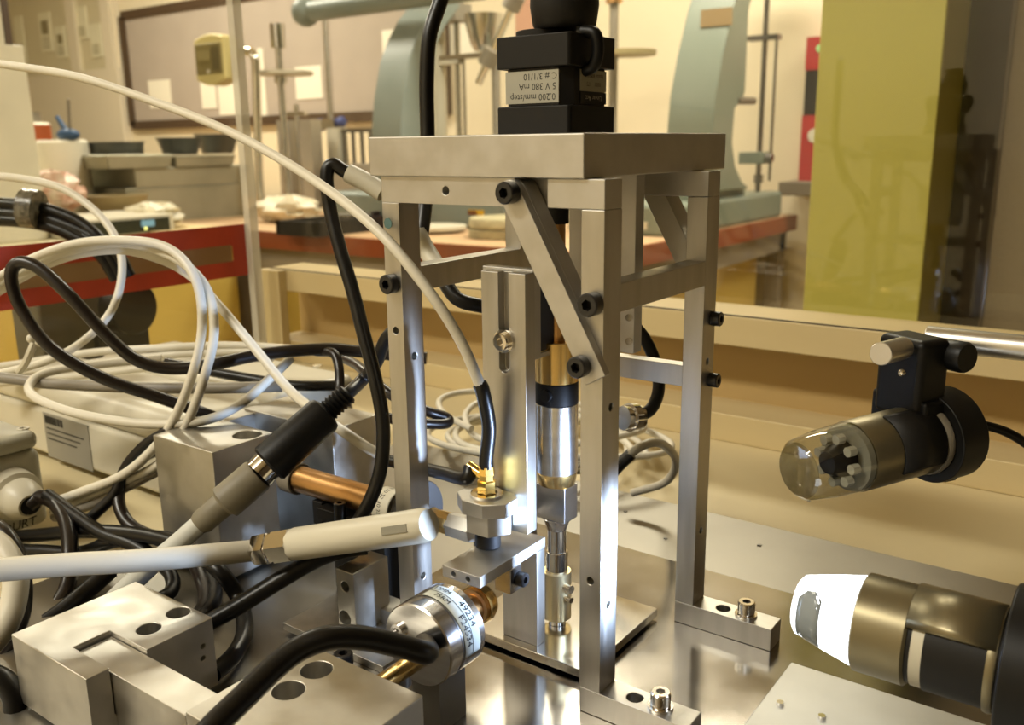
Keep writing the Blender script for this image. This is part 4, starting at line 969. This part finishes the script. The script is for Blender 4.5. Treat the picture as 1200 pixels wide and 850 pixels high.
# ---- yellow indicator on its own chrome pole
iy = 2.0
ia, ib = on(1, iy, 226, 48), on(1, iy, 264, 92)
icy = thing('digital_indicator', 'yellowed digital weight indicator box in front of the noticeboard', 'indicator', ((ia.x+ib.x)/2, iy, ib.z))
dpt = on(0, ib.x, 279, 60).y-iy
poly = []
for k in range(9): u = k/8; poly.append((ia.x+(ib.x-ia.x)*u, ib.z-.022*math.sin(PI*u)))
for k in range(9): u = 1-k/8; poly.append((ia.x+(ib.x-ia.x)*u, ia.z+.020*math.sin(PI*u*.9)))
build('case', MB().prism(poly, 1, iy, iy+dpt), mat('yellowed_plastic', '#cdbf83', .45), icy, bevel=.008, seg=3)
w_ = ib.x-ia.x; h_ = ia.z-ib.z
fp = build('front_panel', BX(ia.x+w_*.06, ib.x-w_*.05, iy-.006, iy+.01, ib.z+h_*.14, ia.z-h_*.10), mat('olive_panel', '#7c7044', .5), icy, bevel=.004)
build('screen', BX(ia.x+w_*.16, ia.x+w_*.62, iy-.009, iy-.004, ib.z+h_*.48, ib.z+h_*.72), mat('lcd_screen', '#8f845a', .3), fp)
build('keypad', BX(ia.x+w_*.66, ib.x-w_*.10, iy-.009, iy-.004, ib.z+h_*.22, ib.z+h_*.80), mat('keypad', '#5c5230', .5), fp)
build('screw_cap', MB().cyl((ia.x+w_*.5, iy-.008, ib.z+h_*.2), (ia.x+w_*.5, iy, ib.z+h_*.2), .008, n=12), OFFW, fp)
ct_ = [on(1, iy+.05, 268, 70), on(1, iy+.05, 289, 60), on(1, iy+.05, 297, 64), on(1, iy+.05, 300, 80), on(1, iy+.05, 302, 160)]
cx2 = on(1, iy+.05, 303, 200); ct_.append(Vector((cx2.x, iy+.05, .12))); ct_.append(Vector((cx2.x, iy+.05, BZ)))
build('chrome_pole', MB().tube(ct_, .016, 12, 8), CHROME, icy)

# ---- trays and pans
GALV = mat('galvanised_steel', (.34, .33, .25), .5, .75, noise=.15, scale=6, col2=(.42, .40, .31))
DPAN = mat('dark_pan_steel', (.13, .135, .12), .5, .6, noise=.15, scale=9)
def tray(label, pxl, pxc, pxr, pya, pyb, xc, m, flare=.007, zb=None):
    zt_, zb_ = on(0, xc, pxc, pya).z, on(0, xc, pxc, pyb).z
    if zb is not None: zb_ = zb
    y0_ = on(0, xc, pxc, pyb).y; y1_ = on(0, xc, pxr, pyb).y; a_ = on(1, y0_, pxl, pyb).x; b_ = xc; f = flare; th = .006
    t = thing('metal_tray', label, 'tray', ((a_+b_)/2, (y0_+y1_)/2, zb_))
    build('tray_floor', BX(a_+f, b_-f, y0_+f, y1_-f, zb_, zb_+th), m, t)
    for pts in ([(a_+f, y0_+f), (b_-f, y0_+f), (a_, y0_), (b_, y0_)], [(a_+f, y1_-f), (b_-f, y1_-f), (a_, y1_), (b_, y1_)], [(a_+f, y0_+f), (a_+f, y1_-f), (a_, y0_), (a_, y1_)], [(b_-f, y0_+f), (b_-f, y1_-f), (b_, y0_), (b_, y1_)]):
        p_ = [Vector((*pts[0], zb_)), Vector((*pts[1], zb_)), Vector((*pts[3], zt_)), Vector((*pts[2], zt_))]
        build('tray_wall', MB().add(p_, [(0, 1, 2, 3)]), m, t, solid=th)
    rim = MB().tube([Vector((a_, y0_, zt_)), Vector((b_, y0_, zt_)), Vector((b_, y1_, zt_)), Vector((a_, y1_, zt_)), Vector((a_, y0_, zt_))], .006, 8, spline=False)
    build('rim', rim, m, t); return zt_
TX = -2.86
za = tray('lowest deep metal tray of the stack on the side bench', 100, 150, 288, 223, 252, TX-.01, GALV, zb=BZ)
zb2 = tray('middle metal tray of the stack with a bright corner', 92, 160, 291, 199, 223, TX, GALV, zb=za+.007)
zc = tray('top metal tray of the stack, its rim jutting left', 77, 127, 202, 184, 199, TX+.02, GALV, zb=zb2+.007)
zd2 = tray('metal tray level with the top tray, right half of the stack', 188, 207, 276, 184, 199, TX+.02, GALV, zb=zb2+.007)
def pan(label, pxc, py, hgt, rpx, m, zb, fl=.8, dx=-.16):
    c_ = on(0, TX+dx, pxc, py); c_.z = zb; wd = (c_-CAM).dot(FW); r_ = rpx*wd/FPX*.93
    t = thing('round_pan', label, 'pan', c_)
    build('pan_body', MB().lathe(c_, c_+Vector((0, 0, hgt)), [(0, r_*fl), (.05, r_*(fl+.02)), (.93, r_*.97), (.94, r_*1.03), (1, r_*1.03), (1, r_*.96), (.15, r_*(fl-.02))], 32), m, t)
pan('flat dark round pan on the left of the tray stack', 138, 184, .045, 33, DPAN, zc+.007, .93)
pan('flared dark bowl in the middle of the tray stack', 212, 183, .065, 28, DPAN, zd2+.007, .72)
pan('larger dark bowl at the right of the tray stack', 256, 184, .080, 27, DPAN, zd2+.007, .70, -.30)
# ---- things on the side bench
mc = on(2, BZ, 92, 292); mx_ = -2.45; my0 = on(0, mx_, 96, 270).y; my1 = on(0, mx_, 205, 270).y
ins = thing('bench_meter', 'low white topped bench meter with a dark glowing front', 'meter', (mx_-.15, (my0+my1)/2, BZ))
zt_ = on(0, mx_, 150, 254).z
build('case', BX(mx_-.30, mx_, my0, my1, BZ, zt_), OFFW, ins, bevel=.004)
fp = build('front_panel', BX(mx_-.01, mx_+.006, my0+.01, my1-.02, BZ+.012, zt_-.010), mat('dark_green_panel', '#25281a', .4), ins)
q = on(0, mx_+.006, 174, 263)
build('display', BX(mx_+.005, mx_+.009, q.y-.025, q.y+.02, q.z-.006, q.z+.014), mat('display_glow', '#3a5a66', .3, emit=(.45, .75, .85), estr=.35), fp)
build('indicator_lamp', MB().sphere((mx_+.008, q.y-.012, q.z-.012), .005, 8, 6), mat('lamp_glow', '#d8d060', .3, emit=(.9, .9, .3), estr=1.5), fp)
q = on(0, -2.62, 38, 130); q3 = on(0, -2.62, 20, 53); q4 = on(0, -2.63, 11, 20)
wb = thing('white_cabinet', 'tall white instrument cabinet at the left photo edge', 'cabinet', (q.x-.2, q.y-.2, BZ))
build('lower_case', BX(q.x-.40, q.x, q.y-.22, q.y, BZ, q3.z), OFFW, wb, bevel=.004)
build('upper_case', BX(q.x-.40, q.x-.01, q.y-.22, q4.y-.02, q3.z, q3.z+.35), OFFW, wb, bevel=.004)
build('dark_strip', BX(q.x-.40, q.x-.008, q4.y-.02, q4.y, q3.z, q3.z+.35), DKW, wb)
cy = 1.45
q = on(1, cy, 77, 205); r_ = abs(on(1, cy, 95, 190).x-on(1, cy, 60, 190).x)/2*.85
cn = thing('white_canister', 'white paper roll canister with a blue tool in it', 'canister', (q.x, cy, BZ))
zt_ = on(1, cy, 77, 164).z
build('canister_body', MB().lathe((q.x, cy, BZ), (q.x, cy, zt_), [(0, r_*.95), (.05, r_), (.97, r_), (1, r_*.9)], 28), PAPER, cn)
tb = thing('blue_brush', 'blue handled brush standing in the white canister', 'brush', (q.x, cy, zt_))
BLUE = mat('blue_handle', '#35557c', .5)
build('brush_head', MB().sphere(on(1, cy, 80, 158), .040, 14, 8, (1.4, .8, .55)), BLUE, tb)
build('brush_handle', MB().cyl(on(1, cy, 80, 158), on(1, cy, 67, 137), .012, .008, n=10), BLUE, tb)
build('thin_rod', MB().cyl(on(1, cy, 82, 160), on(1, cy, 80, 116), .006, n=8), GREYC, tb)
q = on(1, 1.6, 40, 150)
ob = thing('reagent_bottle', 'white bottle with an orange label behind the canister', 'bottle', (q.x, 1.6, BZ))
build('bottle_body', MB().cyl((q.x, 1.6, BZ), (q.x, 1.6, q.z+.02), .06, n=20, ch=.008), PAPER, ob)
build('orange_label', MB().cyl((q.x, 1.6, q.z-.05), (q.x, 1.6, q.z+.012), .0615, n=20), mat('orange_label', '#b4592c', .6), ob)
build('bottle_cap', MB().cyl((q.x, 1.6, q.z+.02), (q.x, 1.6, q.z+.06), .03, n=16), GREYC, ob)
q = on(1, 1.5, 52, 184)
gt = thing('green_roll', 'green and blue tape roll lying beside the canister', 'tape roll', (q.x, 1.5, q.z))
build('green_part', MB().cyl((q.x-.06, 1.5, q.z), (q.x+.03, 1.5, q.z), .030, n=20), mat('green_tape', '#2f6b3a', .5), gt)
build('blue_part', MB().cyl((q.x+.03, 1.5, q.z), (q.x+.06, 1.5, q.z), .030, n=20), BLUE, gt)
build('roll_rest', BX(q.x-.08, q.x+.10, 1.44, 1.58, BZ, q.z-.029), GREYP, gt)
# crumpled pink bag
def crumple(c, rx, ry, rz, seed, n=18, m=12):
    rnd = random.Random(seed); mb = MB().sphere(c, 1, n, m, (rx, ry, rz))
    c = Vector(c)
    for i, v in enumerate(mb.v):
        k = 1+rnd.uniform(-.22, .18); d = v-c; mb.v[i] = c+d*k
        if mb.v[i].z < BZ: mb.v[i].z = BZ
    return mb
q = on(1, 1.3, 62, 216)
single('plastic_bag', crumple((q.x, 1.3, q.z-.03), .11, .08, .07, 3), mat('pink_plastic', '#cf9a82', .5, noise=.1, scale=20, col2='#e6d6c4'), 'crumpled pinkish plastic bag in front of the canister', 'bag', ang=20)
q = on(1, 1.36, 93, 238)
single('bowl', MB().lathe((q.x, 1.5, BZ), (q.x, 1.5, q.z+.02), [(0, .05), (.1, .06), (.9, .10), (1, .105)], 24), mat('tan_bowl', '#9c8a63', .5), 'tan bowl between the pink bag and the trays', 'bowl')
q = on(1, 1.75, 215, 244)
single('plastic_bag', crumple((-2.60, 1.48, BZ+.052), .12, .08, .04, 5), mat('clear_film', '#cfc6ac', .35, noise=.1, scale=30), 'crumpled clear film in front of the tray stack', 'bag', ang=20)
q = on(1, 1.9, 330, 222)
single('plastic_bag', crumple((q.x, 1.92, BZ+.045), .15, .08, .05, 9), mat('white_film', '#d8cdb2', .4, noise=.08, scale=20), 'heap of crumpled white film behind the spindle', 'bag', ang=20)
q = on(1, 1.55, 250, 260)
single('cardboard_sheet', BX(-2.80, -2.34, 1.36, 1.60, BZ, BZ+.012), mat('card', '#d3bb8a', .7), 'flat cream card lying on the side bench right of the meter', 'card')
# black cable bundle with film
cb = thing('cable_bundle', 'thick black cable bundle wrapped in clear film at the left edge', 'cable bundle', at(50, 250, .86))
for k, off in enumerate(((0, 0), (6, 5), (12, 11), (2, 13), (-4, 19))):
    o_x, o_y = off
    build('bundled_cable', MB().tube([at(-30, 238+o_y, .86), at(20, 240+o_y, .86), at(60, 247+o_y, .86), at(95+o_x*.3, 262+o_y, .86), at(122+o_x, 286+o_y*.7, .86), at(140+o_x, 318+o_y*.5, .87)], .0060 if k != 1 else .0022, 10), RUBBER if k != 1 else WHITEC, cb)
build('film_wrap', MB().tube([at(28, 244, .855), at(46, 246, .855)], .0185, 14, spline=False), mat('cling_film', '#6f695a', .2, noise=.5, scale=160, bump=1), cb)
# thing behind the taped pane
q0 = on(0, -.78, 100, 372)
gb = thing('black_motor_housing', 'black round motor housing behind the red taped pane', 'motor', (q0.x, q0.y, TZ))
q = on(0, -.76, 130, 360)
build('round_housing', MB().cyl((q.x-.06, q.y, q.z), (q.x+.03, q.y+.012, q.z), .030, n=28, ch=.002), BLACK, gb)
build('grey_body', BX(q.x-.05, q.x+.01, q.y-.085, q.y-.01, TZ, q.z+.020), mat('grey_paint', '#55503f', .6), gb, bevel=.004)
build('housing_base', BX(q.x-.05, q.x+.02, q.y-.03, q.y+.03, TZ, q.z-.025), BLACK, gb)

# ---- far right: red cabinet, grey box, green locker, dark door, grey panel
qa, qb = on(1, WY-.05, 951, 45), on(1, WY-.05, 941, 215)
RED = mat('red_enamel', '#a52327', .45)
x_ = qa.x
rc = thing('red_wall_box', 'narrow red and black wall box half hidden by the green locker', 'wall box', (x_+.1, WY, qb.z))
zA, zB = qb.z, qa.z
build('upper_part', BX(x_, x_+.25, WY-.10, WY, zB-.11, zB), RED, rc); build('middle_part', BX(x_, x_+.25, WY-.09, WY, zA+.24, zB-.11), BLACK, rc); build('lower_part', BX(x_, x_+.25, WY-.10, WY, zA, zA+.24), RED, rc)
build('white_dial', MB().cyl((x_+.05, WY-.104, zA+.17), (x_+.05, WY-.10, zA+.17), .025, n=20), OFFW, rc)
build('green_lamp', MB().cyl((x_+.05, WY-.104, zB-.04), (x_+.05, WY-.10, zB-.04), .014, n=12), mat('green_dot', '#9ad08a', .4), rc)
qa, qb = on(1, WY-.2, 912, 213), on(1, WY-.2, 950, 230)
single('wall_shelf', BX(qa.x, qa.x+.6, WY-.2, WY, qb.z, qa.z), mat('grey_shelf', '#6d6252', .6), 'dark grey wall shelf below the red box', 'shelf', bevel=.006)
gy = 1.2
ga, gb_ = on(1, gy, 940, 355), on(1, gy, 1086, 370)
GREENP = mat('lime_green_panel', '#c6c163', .55, noise=.02, scale=3)
gx0, gx1 = (ga.x+on(1, gy, 965, 0).x)/2, (gb_.x+on(1, gy, 1100, 0).x)/2
gdep = on(0, gx1, 1108, 300).y-gy
lk = thing('green_locker', 'tall lime green locker behind the acrylic pane', 'locker', ((gx0+gx1)/2, gy, FLOOR))
build('locker_body', BX(gx0, gx1, gy+.008, gy+max(.05, gdep), FLOOR, 1.7), GREENP, lk)
build('locker_door', BX(gx0, gx1, gy, gy+.008, FLOOR+.05, 1.7), GREENP, lk, bevel=.002)
dy_ = gy+max(.05, gdep)+.05
da, db = gx1-.05, (on(1, dy_, 1178, 0).x+on(1, dy_, 1160, 370).x)/2
dd = thing('dark_cabinet', 'dark brown cabinet between the green locker and the grey screen', 'cabinet', ((da+db)/2, dy_, FLOOR))
build('cabinet_body', BX(da, db, dy_, dy_+.4, FLOOR, 1.7), mat('dark_brown_laminate', '#2c211a', .30, noise=.06, scale=4), dd, bevel=.002)
gs = thing('grey_screen', 'grey fabric screen at the right photo edge', 'screen', (db+.5, dy_, FLOOR))
build('fabric', BX(db+.004, 2.1, dy_-.01, dy_+.03, FLOOR+.05, 1.7), mat('grey_screen_fabric', '#9c8e78', .9, noise=.05, scale=200), gs)
build('screen_edge', BX(db, db+.006, dy_-.014, dy_+.034, FLOOR, 1.7), mat('screen_trim', '#6b5f50', .5), gs)
# ---- tall cabinet with glass doors and papers at far left
ky = WY-.06
xA, xB = on(1, ky, -40, 60).x, nx0-.05
kc = thing('glazed_cabinet', 'tall grey glazed cabinet with papers on the far wall', 'cabinet', ((xA+xB)/2, ky, FLOOR))
KG = mat('grey_cabinet_paint', '#d8cdb6', .6)
build('cabinet_body', BX(xA, xB, ky+.03, WY-.002, FLOOR, 1.75), KG, kc)
zk = on(1, ky, 90, 84).z
build('lower_door', BX(xA, xB, ky, ky+.03, FLOOR+.08, zk), KG, kc, bevel=.004)
build('top_frame', BX(xA, xB, ky, ky+.03, 1.65, 1.75), KG, kc)
for px in (-40, 80, 121):
    x_ = min(on(1, ky, px+4, 40).x, xB-.052); build('stile', BX(x_-.05, x_+.05, ky, ky+.03, zk, 1.65), KG, kc)
build('glass', BX(xA+.02, xB-.02, ky+.010, ky+.016, zk, 1.65), pane_mat('cabinet_glass', (.98, .98, .95), .02, .3), kc)
for (a_, b_, c_, d_, lb_t) in ((15, 20, 32, 74, 'leftmost paper behind the cabinet glass'), (44, 16, 63, 60, 'framed picture sheet behind the cabinet glass'), (63, 32, 79, 67, 'small printed sheet low behind the cabinet glass'), (86, 9, 104, 45, 'upper paper in the right cabinet door'), (104, 29, 121, 66, 'lower bright paper in the right cabinet door')):
    pa, pb = on(1, ky+.024, a_, b_), on(1, ky+.024, c_, d_)
    tsh = thing('paper_sheet', lb_t, 'paper', ((pa.x+pb.x)/2, ky+.026, pb.z))
    build('sheet', BX(pa.x, pb.x, ky+.022, ky+.0299, pb.z, pa.z), PAPER, tsh)
    if a_ in (44, 63): build('picture', BX(pa.x+.03, pb.x-.03, ky+.0205, ky+.022, pb.z+(pa.z-pb.z)*.45, pa.z-.05), mat('printed_grey', '#8f8468', .7), tsh)
    for k in range(4):
        zz = pb.z+(pa.z-pb.z)*(.1+.08*k); build('text_line', BX(pa.x+.02, pb.x-.03, ky+.0205, ky+.022, zz, zz+.008), mat('faint_print', '#a89f88', .7), tsh)
